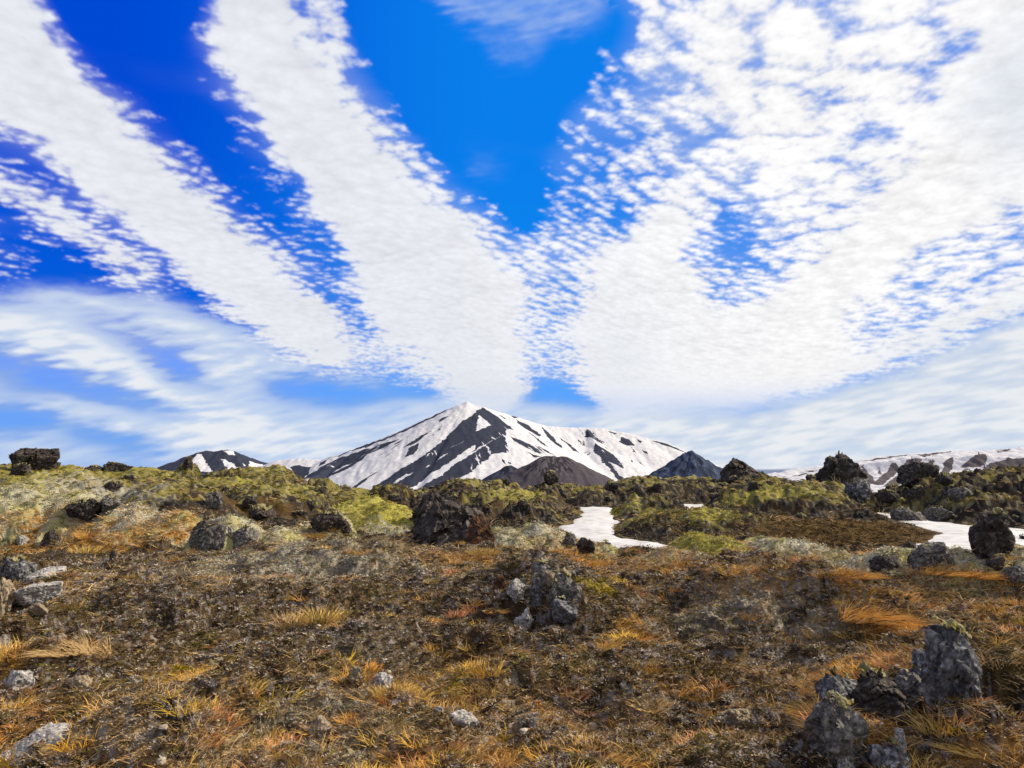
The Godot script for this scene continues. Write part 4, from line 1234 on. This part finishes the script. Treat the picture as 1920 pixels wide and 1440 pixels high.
func make_snow() -> void:
	var m := StandardMaterial3D.new()
	m.albedo_color = Color(0.50, 0.495, 0.485).linear_to_srgb()
	m.roughness = 0.8
	m.metallic_specular = 0.3
	m.uv1_triplanar = true
	m.uv1_world_triplanar = true
	m.uv1_scale = Vector3(0.22, 0.22, 0.22)
	var dirt := NoiseTexture2D.new()
	dirt.width = 512
	dirt.height = 512
	dirt.seamless = true
	dirt.noise = make_noise(FastNoiseLite.TYPE_SIMPLEX_SMOOTH, 0.012, 6, 61)
	var ramp := Gradient.new()
	ramp.set_color(0, Color(0.80, 0.78, 0.75))
	ramp.set_color(1, Color(1, 1, 1))
	ramp.add_point(0.55, Color(0.97, 0.97, 0.97))
	dirt.color_ramp = ramp
	m.albedo_texture = dirt
	var labels := ["long tapering snow patch in the gully right of the central boulder", "wide snow field curving behind the knobbly boulder at right", "small snow strip between two moss mounds right of centre", "thin sliver of snow behind the near moss mound, right of centre", "sliver of snow on the dark right-hand ridge"]
	for k in SNOW.size():
		var lo := Vector2(1e9, 1e9)
		var hi := -lo
		for p in SNOW[k]:
			lo = lo.min(Vector2(p[0], p[1]))
			hi = hi.max(Vector2(p[0], p[1]))
		lo -= Vector2(0.9, 0.9)
		hi += Vector2(0.9, 0.9)
		var st := SurfaceTool.new()
		st.begin(Mesh.PRIMITIVE_TRIANGLES)
		var step := 0.2
		var nx := int((hi.x - lo.x) / step) + 2
		var nz := int((hi.y - lo.y) / step) + 2
		for j in nz:
			for i in nx:
				var x := lo.x + i * step
				var z := lo.y + j * step
				var sd := snow_distance(x, z)
				var y := SNOW_LEVEL + 0.09 * n_mid.get_noise_2d(x * 0.5, z * 0.35) + 0.022 * n_mid.get_noise_2d(x * 2.2, z * 1.2) + 0.04 * smoothstep(0.0, -1.0, sd) - 0.16 * maxf(0.0, sd)
				st.set_smooth_group(0)
				st.add_vertex(Vector3(x, y, z))
		for j in nz - 1:
			for i in nx - 1:
				var a := j * nx + i
				for q in [a, a + 1, a + nx, a + 1, a + nx + 1, a + nx]:
					st.add_index(q)
		st.generate_normals()
		var o := MeshInstance3D.new()
		o.mesh = st.commit()
		o.material_override = m
		put(o, "snow_patch", labels[k], "snow", "", "structure")


# ------------------------------------------------------------------ rocks

func rock_point(n: Vector3, planes: Array, soft: float) -> float:
	var s := 0.0
	for p in planes:
		var c: float = n.dot(p[0])
		if c > 0.05:
			s += pow(c / p[1], soft)
	return pow(s, -1.0 / soft)


func make_rock_mesh(w: float, h: float, form: int, tone: int, seed_value: int) -> Array:
	var r := RandomNumberGenerator.new()
	r.seed = seed_value * 7919 + 13
	var planes := []
	var count: int = [12, 16, 10, 6, 12][form]
	for k in count:
		var v := Vector3(r.randf_range(-1, 1), r.randf_range(-0.7, 1), r.randf_range(-1, 1)).normalized()
		if form == 3:
			var side := TAU * (k + r.randf_range(-0.3, 0.3)) / count
			planes.append([Vector3(cos(side), r.randf_range(0.42, 0.7), sin(side)).normalized(), r.randf_range(0.6, 0.72)])
		else:
			planes.append([v, r.randf_range(0.62, 0.95)])
	for v in [Vector3.RIGHT, Vector3.LEFT, Vector3.UP, Vector3.DOWN, Vector3.BACK, Vector3.FORWARD]:
		planes.append([v, 1.0 if form != 3 or v != Vector3.UP else 2.2])
	var soft: float = [44.0, 12.0, 44.0, 40.0, 36.0][form]
	var big := w > 0.8
	var N := 40 if big else (26 if w > 0.25 else 16)
	var pts := {}
	var lo := Vector3(1e9, 1e9, 1e9)
	var hi := -lo
	var faces := [[Vector3.RIGHT, Vector3.UP, Vector3.BACK], [Vector3.LEFT, Vector3.UP, Vector3.FORWARD], [Vector3.UP, Vector3.BACK, Vector3.RIGHT], [Vector3.DOWN, Vector3.BACK, Vector3.LEFT], [Vector3.BACK, Vector3.UP, Vector3.LEFT], [Vector3.FORWARD, Vector3.UP, Vector3.RIGHT]]
	var dirs := []
	var raw := []
	for f in faces:
		for j in N + 1:
			for i in N + 1:
				var u := tan((float(i) / N * 2.0 - 1.0) * PI / 4.0)
				var v := tan((float(j) / N * 2.0 - 1.0) * PI / 4.0)
				var n: Vector3 = (f[0] + f[1] * v + f[2] * u).normalized()
				var p := n * rock_point(n, planes, soft)
				dirs.append(n)
				raw.append(p)
				lo = lo.min(p)
				hi = hi.max(p)
	var size := hi - lo
	var deep := w * r.randf_range(0.75, 1.0)
	if form == 4:
		deep = w * 0.8
	var total := h * 1.32
	var amp: float = minf(w, h) * [0.085, 0.085, 0.05, 0.08, 0.085][form]
	var shift := Vector3(seed_value * 3.7, seed_value * 1.3, seed_value * 2.1)
	var k1 := 2.2 / maxf(minf(w, h), 0.05)
	var tones := [Color(0.085, 0.068, 0.058), Color(0.20, 0.18, 0.155), Color(0.62, 0.585, 0.54), Color(0.48, 0.38, 0.25), Color(0.16, 0.155, 0.155), Color(0.11, 0.065, 0.045)]
	var spots := [Color(0.20, 0.17, 0.145), Color(0.42, 0.40, 0.33), Color(0.22, 0.20, 0.17), Color(0.20, 0.145, 0.09), Color(0.44, 0.44, 0.44), Color(0.40, 0.17, 0.05)]
	var cracks := [Color(0.016, 0.014, 0.013), Color(0.045, 0.04, 0.035), Color(0.12, 0.10, 0.09), Color(0.09, 0.06, 0.035), Color(0.03, 0.03, 0.035), Color(0.06, 0.03, 0.02)]
	var st := SurfaceTool.new()
	st.begin(Mesh.PRIMITIVE_TRIANGLES)
	st.set_smooth_group(0 if form == 1 else -1)
	var moss_amount := 0.12 if w > 1.5 else 0.55 if tone == 0 and w > 0.6 else (0.35 if tone <= 1 or (tone == 4 and w > 0.12) else -1.0)
	var verts := []
	var cols := []
	var moss_points := {}
	var mossy := {}
	var cap := SurfaceTool.new()
	cap.begin(Mesh.PRIMITIVE_TRIANGLES)
	cap.set_smooth_group(0)
	var capped := 0
	for k in raw.size():
		var p: Vector3 = raw[k]
		p = Vector3((p.x - lo.x) / size.x - 0.5, (p.y - lo.y) / size.y, (p.z - lo.z) / size.z - 0.5) * Vector3(w, total, deep)
		var q := p * k1 + shift
		var rid := 1.0 - absf(n_rock.get_noise_3d(q.x * 0.8, q.y * 0.8, q.z * 0.8)) * 2.6
		var bump := n_rock.get_noise_3d(q.x * 2.2, q.y * 2.2, q.z * 2.2)
		var grain := n_rock.get_noise_3d(q.x * 6.0 + 5.0, q.y * 6.0, q.z * 6.0)
		var chunk := n_block.get_noise_3d(q.x * 0.9 + 0.25 * bump, q.y * 0.6 + 0.25 * grain, q.z * 0.9)
		var chip := n_block.get_noise_3d(q.x * 2.3 + 0.2 * grain, q.y * 1.7, q.z * 2.3)
		if form == 1:
			p += dirs[k] * amp * (0.5 * rid - 0.3 + 0.5 * bump + 0.3 * grain + 1.25 * chunk + 0.55 * chip)
		else:
			p += dirs[k] * amp * (0.25 * rid - 0.15 + 0.22 * bump + 0.12 * grain + 1.35 * chunk + 0.6 * chip)
		if form == 3:
			p.x -= 0.16 * w * p.y / total
		p.y -= h * 0.32
		verts.append(p)
		var col: Color = tones[tone].lerp(spots[tone], smoothstep(0.05, 0.4, bump + 0.5 * grain + 0.2 * n_rock.get_noise_3d(q.x * 0.5, q.y * 0.5, q.z * 0.5)))
		col = col.lerp(cracks[tone], smoothstep(0.1, 0.45, grain - 0.5 * bump) * 0.8)
		var grows := 0.0
		if moss_amount > 0.0:
			grows = dirs[k].y + 0.5 * n_rock.get_noise_3d(q.x * 1.3, q.y * 1.3 + 9.0, q.z * 1.3) + 0.3 * grain + moss_amount - 0.5
			if grows > 0.74:
				moss_points[k] = [p + dirs[k] * (0.02 + 0.09 * amp * (1.0 + 2.0 * bump)) + Vector3(0, 0.02 + 0.02 * bump, 0), MOSS.lerp(LICHEN, clampf(0.5 + 1.4 * bump, 0.0, 1.0) * 0.6)]
		cols.append(col)
	var M := (N + 1) * (N + 1)
	for f in 6:
		for j in N:
			for i in N:
				var a := f * M + j * (N + 1) + i
				for q in [a, a + 1, a + N + 1, a + 1, a + N + 2, a + N + 1]:
					st.set_color(cols[q])
					st.add_vertex(verts[q])
				if f == 2 and moss_points.has(a) and moss_points.has(a + 1) and moss_points.has(a + N + 1) and moss_points.has(a + N + 2):
					mossy[a] = true
	# one unbroken cushion: the largest patch that hangs together
	var best := []
	while not mossy.is_empty():
		var patch := [mossy.keys()[0]]
		mossy.erase(patch[0])
		var at := 0
		while at < patch.size():
			for step in [1, -1, N + 1, -N - 1]:
				var next: int = patch[at] + step
				if mossy.has(next):
					mossy.erase(next)
					patch.append(next)
			at += 1
		if patch.size() > best.size():
			best = patch
	capped = best.size()
	for a in best:
		for q in [a, a + 1, a + N + 1, a + 1, a + N + 2, a + N + 1]:
			cap.set_color(moss_points[q][1])
			cap.add_vertex(moss_points[q][0])
	if form == 1:
		st.index()
	st.generate_normals()
	if capped < 6:
		return [st.commit(), null]
	cap.index()
	cap.generate_normals()
	return [st.commit(), cap.commit()]


func rock_material() -> StandardMaterial3D:
	var m := StandardMaterial3D.new()
	m.vertex_color_use_as_albedo = true
	m.roughness = 0.92
	m.metallic_specular = 0.25
	m.uv1_triplanar = true
	m.uv1_scale = Vector3(1.7, 1.7, 1.7)
	var t := NoiseTexture2D.new()
	t.width = 512
	t.height = 512
	t.seamless = true
	t.noise = make_noise(FastNoiseLite.TYPE_SIMPLEX_SMOOTH, 0.03, 5, 51)
	var ramp := Gradient.new()
	ramp.set_color(0, Color(0.5, 0.5, 0.5))
	ramp.set_color(1, Color(1, 1, 1))
	t.color_ramp = ramp
	m.albedo_texture = t
	m.heightmap_enabled = true
	m.heightmap_scale = 1.0
	var hmap := NoiseTexture2D.new()
	hmap.width = 512
	hmap.height = 512
	hmap.seamless = true
	hmap.noise = make_noise(FastNoiseLite.TYPE_SIMPLEX_SMOOTH, 0.018, 6, 52)
	m.heightmap_texture = hmap
	return m


func make_rocks() -> void:
	var m := rock_material()
	var called := ["lava_rock", "lichened_rock", "pale_stone", "tan_stone", "grey_rock", "rusty_rock"]
	var meshes := run_rows(func(k: int) -> Array: return make_rock_mesh(ROCKS[k][4], ROCKS[k][5], ROCKS[k][6], ROCKS[k][7], k + 1), ROCKS.size())
	for k in ROCKS.size():
		var r: Array = ROCKS[k]
		var o := rock_node(meshes[k], m)
		var y := height_at(r[2], r[3])
		if r[6] == 2:
			y += 0.3 * r[5]
		if r[1] == "stone" and String(r[0]).begins_with("flat dark cap"):
			y = r[8]
		o.position = Vector3(r[2], y, r[3])
		o.rotation.y = -atan2(r[2], -r[3])
		put(o, called[r[7]], r[0], r[1], "rocks and stones on the lava heath")


func rock_node(made: Array, m: Material) -> Node3D:
	var body := MeshInstance3D.new()
	body.mesh = made[0]
	body.material_override = m
	if made[1] == null:
		return body
	# a rock that carries a cushion of moss: the stone and its cap are parts
	if moss_material == null:
		moss_material = ground_material()
	var root := Node3D.new()
	body.name = "stone_body"
	root.add_child(body, true)
	var cap := MeshInstance3D.new()
	cap.name = "moss_cap"
	cap.mesh = made[1]
	cap.material_override = moss_material
	root.add_child(cap, true)
	return root


func make_blocks() -> void:
	# loose blocks of lava strewn over the mounds
	var m := rock_material()
	var kinds := []
	for k in 8:
		kinds.append(make_rock_mesh(0.8, 0.5, [0, 1, 0, 4][k % 4], 0, 200 + k))
	var r := RandomNumberGenerator.new()
	r.seed = 4242
	var made := 0
	while made < 90:
		var d := sqrt(r.randf_range(19.0 * 19.0, 50.0 * 50.0))
		var az := deg_to_rad(r.randf_range(-35.0, 35.0))
		var x := d * sin(az)
		var z := -d * cos(az)
		var s := shape_at(x, z)
		var wanted := 1.0 if s.w == 2.0 else (0.35 if s.w == 1.0 else 0.04)
		if s.z > 0.75 or r.randf() > wanted or snow_distance(x, z) < 0.4:
			continue
		var size := r.randf_range(0.4, 1.0) * clampf(d / 40.0, 0.5, 1.1)
		var o := rock_node(kinds[made % 8], m)
		o.position = Vector3(x, height_at(x, z) - 0.16 * size, z)
		o.rotation.y = r.randf() * TAU
		o.scale = Vector3(size, size * r.randf_range(0.7, 1.3), size)
		var deg := rad_to_deg(az)
		var place := "right-hand ridge"
		if deg < -22.0:
			place = "left slope under the skyline boulder"
		elif deg < -11.0:
			place = "slope left of the mountain"
		elif deg < 2.0:
			place = "mounds behind the central boulder"
		elif deg < 10.0:
			place = "ridge behind the snow gully"
		elif deg < 21.0:
			place = "mounds between the snow fields"
		var form: String = ["squat", "rounded", "angular", "upright"][made % 4]
		var far_off := "far" if d > 36.0 else "near"
		put(o, "lava_block", "%s dark lava block, %s side of the %s" % [form, far_off, place], "rock", "%s lava blocks, %s, %s" % [form, far_off, place])
		made += 1


# ------------------------------------------------------------------ plants

func blade(st: SurfaceTool, root: Vector3, dir: Vector3, length: float, width: float, bend: Vector3, color: Color) -> void:
	var side := dir.cross(Vector3(0.3, 0.2, 1.0)).normalized() * width * 0.5
	var p := [root, root + dir * length * 0.5 + bend * 0.22, root + dir * length * 0.86 + bend * 0.9]
	var w := [1.0, 0.75, 0.05]
	for k in 2:
		var a: Vector3 = p[k] - side * w[k]
		var b: Vector3 = p[k] + side * w[k]
		var c: Vector3 = p[k + 1] - side * w[k + 1]
		var d: Vector3 = p[k + 1] + side * w[k + 1]
		for v in [a, c, b, b, c, d]:
			st.set_color(color)
			st.add_vertex(v)


func tuft_mesh(w: float, h: float, tone: int, lean: float, seed_value: int) -> ArrayMesh:
	var r := RandomNumberGenerator.new()
	r.seed = seed_value * 131 + 7
	var st := SurfaceTool.new()
	st.begin(Mesh.PRIMITIVE_TRIANGLES)
	st.set_smooth_group(-1)
	var tones := [Color(0.70, 0.35, 0.065), Color(0.60, 0.41, 0.19), Color(0.60, 0.40, 0.08)]
	var count := int(clampf(w * 700.0, 110.0, 320.0))
	var size := maxf(h * 1.25, 0.05)
	for k in count:
		var ang := r.randf() * TAU
		var rad := sqrt(r.randf()) * w * 0.5
		var root := Vector3(cos(ang) * rad, -0.03, sin(ang) * rad * 0.6)
		var out := Vector3(cos(ang), 0, sin(ang)) * (rad / (w * 0.5)) * 0.8
		var dir := (Vector3(r.randfn(0, 0.35), 1.0, r.randfn(0, 0.35)) + out + Vector3(lean * 1.1, -absf(lean) * 0.25, 0)).normalized()
		var length := size * r.randf_range(0.45, 1.15)
		var bend := Vector3(dir.x, -0.45, dir.z) * length * r.randf_range(0.1, 0.55)
		var c: Color = tones[tone].lerp(tones[1], r.randf() * 0.7) * r.randf_range(0.55, 1.15)
		if r.randf() < 0.15:
			c = Color(0.16, 0.08, 0.02)
		blade(st, root, dir, length, r.randf_range(0.003, 0.006) * clampf(size / 0.15, 0.8, 2.0), bend, c)
	st.generate_normals()
	return st.commit()


func plant_material() -> StandardMaterial3D:
	var m := StandardMaterial3D.new()
	m.vertex_color_use_as_albedo = true
	m.roughness = 0.8
	m.metallic_specular = 0.2
	m.cull_mode = BaseMaterial3D.CULL_DISABLED
	m.backlight_enabled = true
	m.backlight = Color(0.6, 0.6, 0.6)
	return m


func make_tufts() -> void:
	var m := plant_material()
	for k in TUFTS.size():
		var t: Array = TUFTS[k]
		var o := MeshInstance3D.new()
		o.mesh = tuft_mesh(t[3], t[4], t[5], t[6], k + 1)
		o.material_override = m
		o.position = Vector3(t[1], height_at(t[1], t[2]), t[2])
		o.rotation.y = -atan2(t[1], -t[2])
		put(o, "grass_tuft", t[0], "grass", "tufts of dry grass")


func sprig_mesh(seed_value: int, leaves: int) -> ArrayMesh:
	# a hand-sized sprig of heath: small stiff leaves pointing up and out
	var r := RandomNumberGenerator.new()
	r.seed = seed_value
	var st := SurfaceTool.new()
	st.begin(Mesh.PRIMITIVE_TRIANGLES)
	st.set_smooth_group(-1)
	for k in leaves:
		var ang := r.randf() * TAU
		var rad := sqrt(r.randf()) * 0.5
		var root := Vector3(cos(ang) * rad, r.randf_range(-0.1, 0.22), sin(ang) * rad)
		var dir := Vector3(cos(ang) * 0.8 + r.randfn(0, 0.5), r.randf_range(0.15, 1.0), sin(ang) * 0.8 + r.randfn(0, 0.5)).normalized()
		var side := dir.cross(Vector3(r.randfn(), r.randfn(), r.randfn())).normalized() * r.randf_range(0.05, 0.10)
		var length := r.randf_range(0.22, 0.5)
		var v := r.randf_range(0.55, 1.3)
		for p in [root - side * 0.5, root + dir * length * 0.5 + side, root + dir * length, root - side * 0.5, root + dir * length, root + dir * length * 0.5 - side]:
			st.set_color(Color(v, v, v))
			st.add_vertex(p)
	st.generate_normals()
	return st.commit()


func cushion_mesh(seed_value: int) -> ArrayMesh:
	# a woolly cushion of moss or lichen: short tips standing out of a low dome
	var r := RandomNumberGenerator.new()
	r.seed = seed_value * 17 + 3
	var st := SurfaceTool.new()
	st.begin(Mesh.PRIMITIVE_TRIANGLES)
	st.set_smooth_group(-1)
	for k in 40:
		var ang := r.randf() * TAU
		var up := sqrt(r.randf())
		var n := Vector3(cos(ang) * sqrt(1.0 - up * up), up, sin(ang) * sqrt(1.0 - up * up))
		var root := n * Vector3(0.45, 0.22, 0.45) * r.randf_range(0.7, 1.0)
		var side := n.cross(Vector3(r.randfn(), r.randfn(), r.randfn())).normalized() * r.randf_range(0.06, 0.13)
		var over := n.cross(side).normalized() * r.randf_range(0.05, 0.1)
		var tip := root + n * r.randf_range(0.08, 0.2)
		var v := r.randf_range(0.6, 1.25)
		for p in [root - side, tip, root + side, root - over, tip, root + over]:
			st.set_color(Color(v, v, v))
			st.add_vertex(p)
	st.generate_normals()
	return st.commit()


func straw_mesh(seed_value: int, blades: int) -> ArrayMesh:
	var r := RandomNumberGenerator.new()
	r.seed = seed_value
	var st := SurfaceTool.new()
	st.begin(Mesh.PRIMITIVE_TRIANGLES)
	st.set_smooth_group(-1)
	for k in blades:
		var ang := r.randf() * TAU
		var root := Vector3(r.randfn(0, 0.25), -0.1, r.randfn(0, 0.25))
		var dir := Vector3(cos(ang) * 1.1, r.randf_range(0.2, 1.0), sin(ang) * 1.1).normalized()
		var v := r.randf_range(0.6, 1.25)
		blade(st, root, dir, r.randf_range(0.5, 1.1), r.randf_range(0.03, 0.05), Vector3(dir.x, -0.7, dir.z) * r.randf_range(0.05, 0.4), Color(v, v, v))
	st.generate_normals()
	return st.commit()


func tuft_blades() -> ArrayMesh:
	var r := RandomNumberGenerator.new()
	r.seed = 61
	var st := SurfaceTool.new()
	st.begin(Mesh.PRIMITIVE_TRIANGLES)
	st.set_smooth_group(-1)
	for k in 60:
		var ang := r.randf() * TAU
		var rad := sqrt(r.randf()) * 0.7
		var dir := Vector3(cos(ang) * rad + r.randfn(0, 0.45), 1.0, sin(ang) * rad + r.randfn(0, 0.45)).normalized()
		var v := r.randf_range(0.45, 1.2)
		blade(st, Vector3(cos(ang) * rad, -0.15, sin(ang) * rad), dir, r.randf_range(0.5, 1.25), r.randf_range(0.03, 0.055), Vector3(dir.x + r.randfn(0, 0.4), -0.5, dir.z + r.randfn(0, 0.4)) * r.randf_range(0.1, 0.5), Color(v, v, v))
	st.generate_normals()
	return st.commit()


func pebble_mesh() -> ArrayMesh:
	var st := SurfaceTool.new()
	st.begin(Mesh.PRIMITIVE_TRIANGLES)
	st.set_smooth_group(-1)
	var around := 7
	var pts := []
	for j in 4:
		for i in around:
			var th := (i + 0.4 * (j % 2)) / around * TAU
			var q := Vector3(cos(th), j * 0.8, sin(th))
			var rad: float = [0.8, 1.0, 0.75, 0.25][j] * (1.0 + 0.5 * n_rock.get_noise_3d(q.x * 1.4, q.y, q.z * 1.4))
			pts.append(Vector3(cos(th) * rad, [-0.5, 0.1, 0.6, 0.85][j] + 0.2 * n_rock.get_noise_3d(q.x, q.y + 4.0, q.z), sin(th) * rad))
	for j in 3:
		for i in around:
			var a := j * around + i
			var b := j * around + (i + 1) % around
			for q in [a, b, a + around, b, b + around, a + around]:
				st.set_color(Color.WHITE)
				st.add_vertex(pts[q])
	for i in around - 2:
		for q in [3 * around, 3 * around + i + 1, 3 * around + i + 2]:
			st.set_color(Color.WHITE)
			st.add_vertex(pts[q])
	st.generate_normals()
	return st.commit()


func add_stuff(called: String, label: String, mesh: ArrayMesh, m: Material, places: Array, colors: PackedColorArray, category: String) -> void:
	var mm := MultiMesh.new()
	mm.transform_format = MultiMesh.TRANSFORM_3D
	mm.use_colors = true
	mm.mesh = mesh
	mm.instance_count = places.size()
	for k in places.size():
		mm.set_instance_transform(k, places[k])
		mm.set_instance_color(k, colors[k])
	var o := MultiMeshInstance3D.new()
	o.multimesh = mm
	o.material_override = m
	put(o, called, label, category, "", "stuff")


func make_stuff() -> void:
	var m := plant_material()
	var mc := StandardMaterial3D.new()
	mc.vertex_color_use_as_albedo = true
	mc.roughness = 1.0
	mc.metallic_specular = 0.1
	# bands of distance: nearest, farthest, how many, size of a sprig
	var bands := [[3.2, 6.0, 30000, 0.042], [6.0, 10.0, 34000, 0.055], [10.0, 16.0, 34000, 0.08], [16.0, 26.0, 24000, 0.12], [26.0, 46.0, 14000, 0.20]]
	var jobs := run_rows(func(q: int) -> Array:
		var b: int = q % 5
		var kind: int = q / 5     # 0 sprig, 1 cushion, 2 straw
		var r := RandomNumberGenerator.new()
		r.seed = 900 + q
		var places := []
		var colors := PackedColorArray()
		var count: int = bands[b][2] if kind == 0 else (bands[b][2] * 0.4 if kind == 1 else bands[b][2] * 0.8)
		for k in count:
			var d := sqrt(r.randf_range(bands[b][0] * bands[b][0], bands[b][1] * bands[b][1]))
			var az := deg_to_rad(r.randf_range(-38.0, 38.0))
			var x := d * sin(az)
			var z := -d * cos(az)
			if snow_distance(x, z) < 0.15:
				continue
			var c := cover_at(x, z)
			var lum := c.r * 0.3 + c.g * 0.6 + c.b * 0.1
			if kind == 2 and r.randf() > c.a * 1.3 + 0.14:
				continue
			if kind == 1 and (lum < 0.09 and r.randf() > 0.25):
				continue
			if kind == 0 and (b == 4 or b == 3 and r.randf() > 0.5):
				continue
			var size: float = bands[b][3] * r.randf_range(0.55, 1.5)
			if kind == 2:
				size *= 1.7
			elif kind == 1:
				size *= 1.0
			var basis := Basis(Vector3.UP, r.randf() * TAU).rotated(Vector3.RIGHT, r.randfn(0, 0.25)).scaled(Vector3(size, size * r.randf_range(0.6, 1.1), size))
			places.append(Transform3D(basis, Vector3(x, height_at(x, z), z)))
			var v := r.randf_range(0.6, 1.5)
			var col := Color(c.r * v, c.g * v, c.b * v)
			if kind == 2:
				col = Color(0.60, 0.42, 0.19).lerp(Color(0.66, 0.30, 0.05), r.randf() * clampf(c.a * 1.6, 0.25, 1.0)) * r.randf_range(0.6, 1.1)
			elif kind == 0 and b < 3:
				var pick := r.randf()
				if pick < 0.20:
					col = Color(0.40, 0.335, 0.255) * v
				elif pick < 0.28:
					col = Color(0.22, 0.18, 0.04) * v
				elif pick < 0.33:
					col = Color(0.10, 0.035, 0.03) * v
			col.a = 1.0
			colors.append(col)
		return [places, colors], 15)
	var sprigs := [sprig_mesh(1, 16), sprig_mesh(2, 16), sprig_mesh(3, 14), sprig_mesh(4, 12), sprig_mesh(5, 12)]
	var where := ["at the photographer's feet", "in the near ground", "on the brown slope", "around the boulders", "on the lava mounds"]
	# short bright tufts and pale pebbles scattered over the near slope
	var tufts := []
	var tuft_colors := PackedColorArray()
	var pebbles := []
	var pebble_colors := PackedColorArray()
	var r := RandomNumberGenerator.new()
	r.seed = 5150
	while tufts.size() < 900:
		var d := exp(r.randf_range(log(3.6), log(20.0)))
		var az := deg_to_rad(r.randf_range(-36.0, 36.0))
		var x := d * sin(az)
		var z := -d * cos(az)
		if snow_distance(x, z) < 0.2:
			continue
		var c := cover_at(x, z)
		if r.randf() > c.a * 1.2 + 0.6 * smoothstep(0.05, 0.4, n_mid.get_noise_2d(x * 0.8 + 90.0, z * 0.8)):
			continue
		var size := r.randf_range(0.05, 0.11) * (1.0 + d * 0.03)
		tufts.append(Transform3D(Basis(Vector3.UP, r.randf() * TAU).scaled(Vector3(size * 1.3, size, size * 1.3)), Vector3(x, height_at(x, z), z)))
		var v := r.randf_range(0.7, 1.15)
		tuft_colors.append(Color(0.68 * v, lerpf(0.29, 0.46, r.randf()) * v, lerpf(0.045, 0.16, r.randf()) * v))
	while pebbles.size() < 130:
		var d := exp(r.randf_range(log(3.6), log(13.0)))
		var az := deg_to_rad(r.randf_range(-36.0, 36.0))
		var x := d * sin(az)
		var z := -d * cos(az)
		if n_mid.get_noise_2d(x * 0.6 + 30.0, z * 0.6) < r.randf_range(-0.1, 0.4):
			continue
		var size := r.randf_range(0.012, 0.034)
		pebbles.append(Transform3D(Basis(Vector3.UP, r.randf() * TAU).scaled(Vector3(size, size * r.randf_range(0.5, 0.9), size)), Vector3(x, height_at(x, z) + 0.006, z)))
		var v := r.randf_range(0.5, 1.1)
		pebble_colors.append(Color(0.40 * v, 0.34 * v, 0.26 * v))
	add_stuff("short_grass", "short orange and straw grass tufts strewn over the near slope", tuft_blades(), m, tufts, tuft_colors, "grass")
	add_stuff("pebbles", "small pale pebbles strewn through the near heath", pebble_mesh(), mc, pebbles, pebble_colors, "pebbles")
	for b in 5:
		add_stuff("heath_sprigs", "low brown heath and crowberry sprigs " + where[b], sprigs[b], m, jobs[b][0], jobs[b][1], "heath")
		add_stuff("moss_cushions", "knobbly moss and lichen cushions " + where[b], cushion_mesh(b + 1), mc, jobs[b + 5][0], jobs[b + 5][1], "moss")
		add_stuff("straw_grass", "thin dry straw-coloured grass blades " + where[b], straw_mesh(b + 20, 9), m, jobs[b + 10][0], jobs[b + 10][1], "grass")
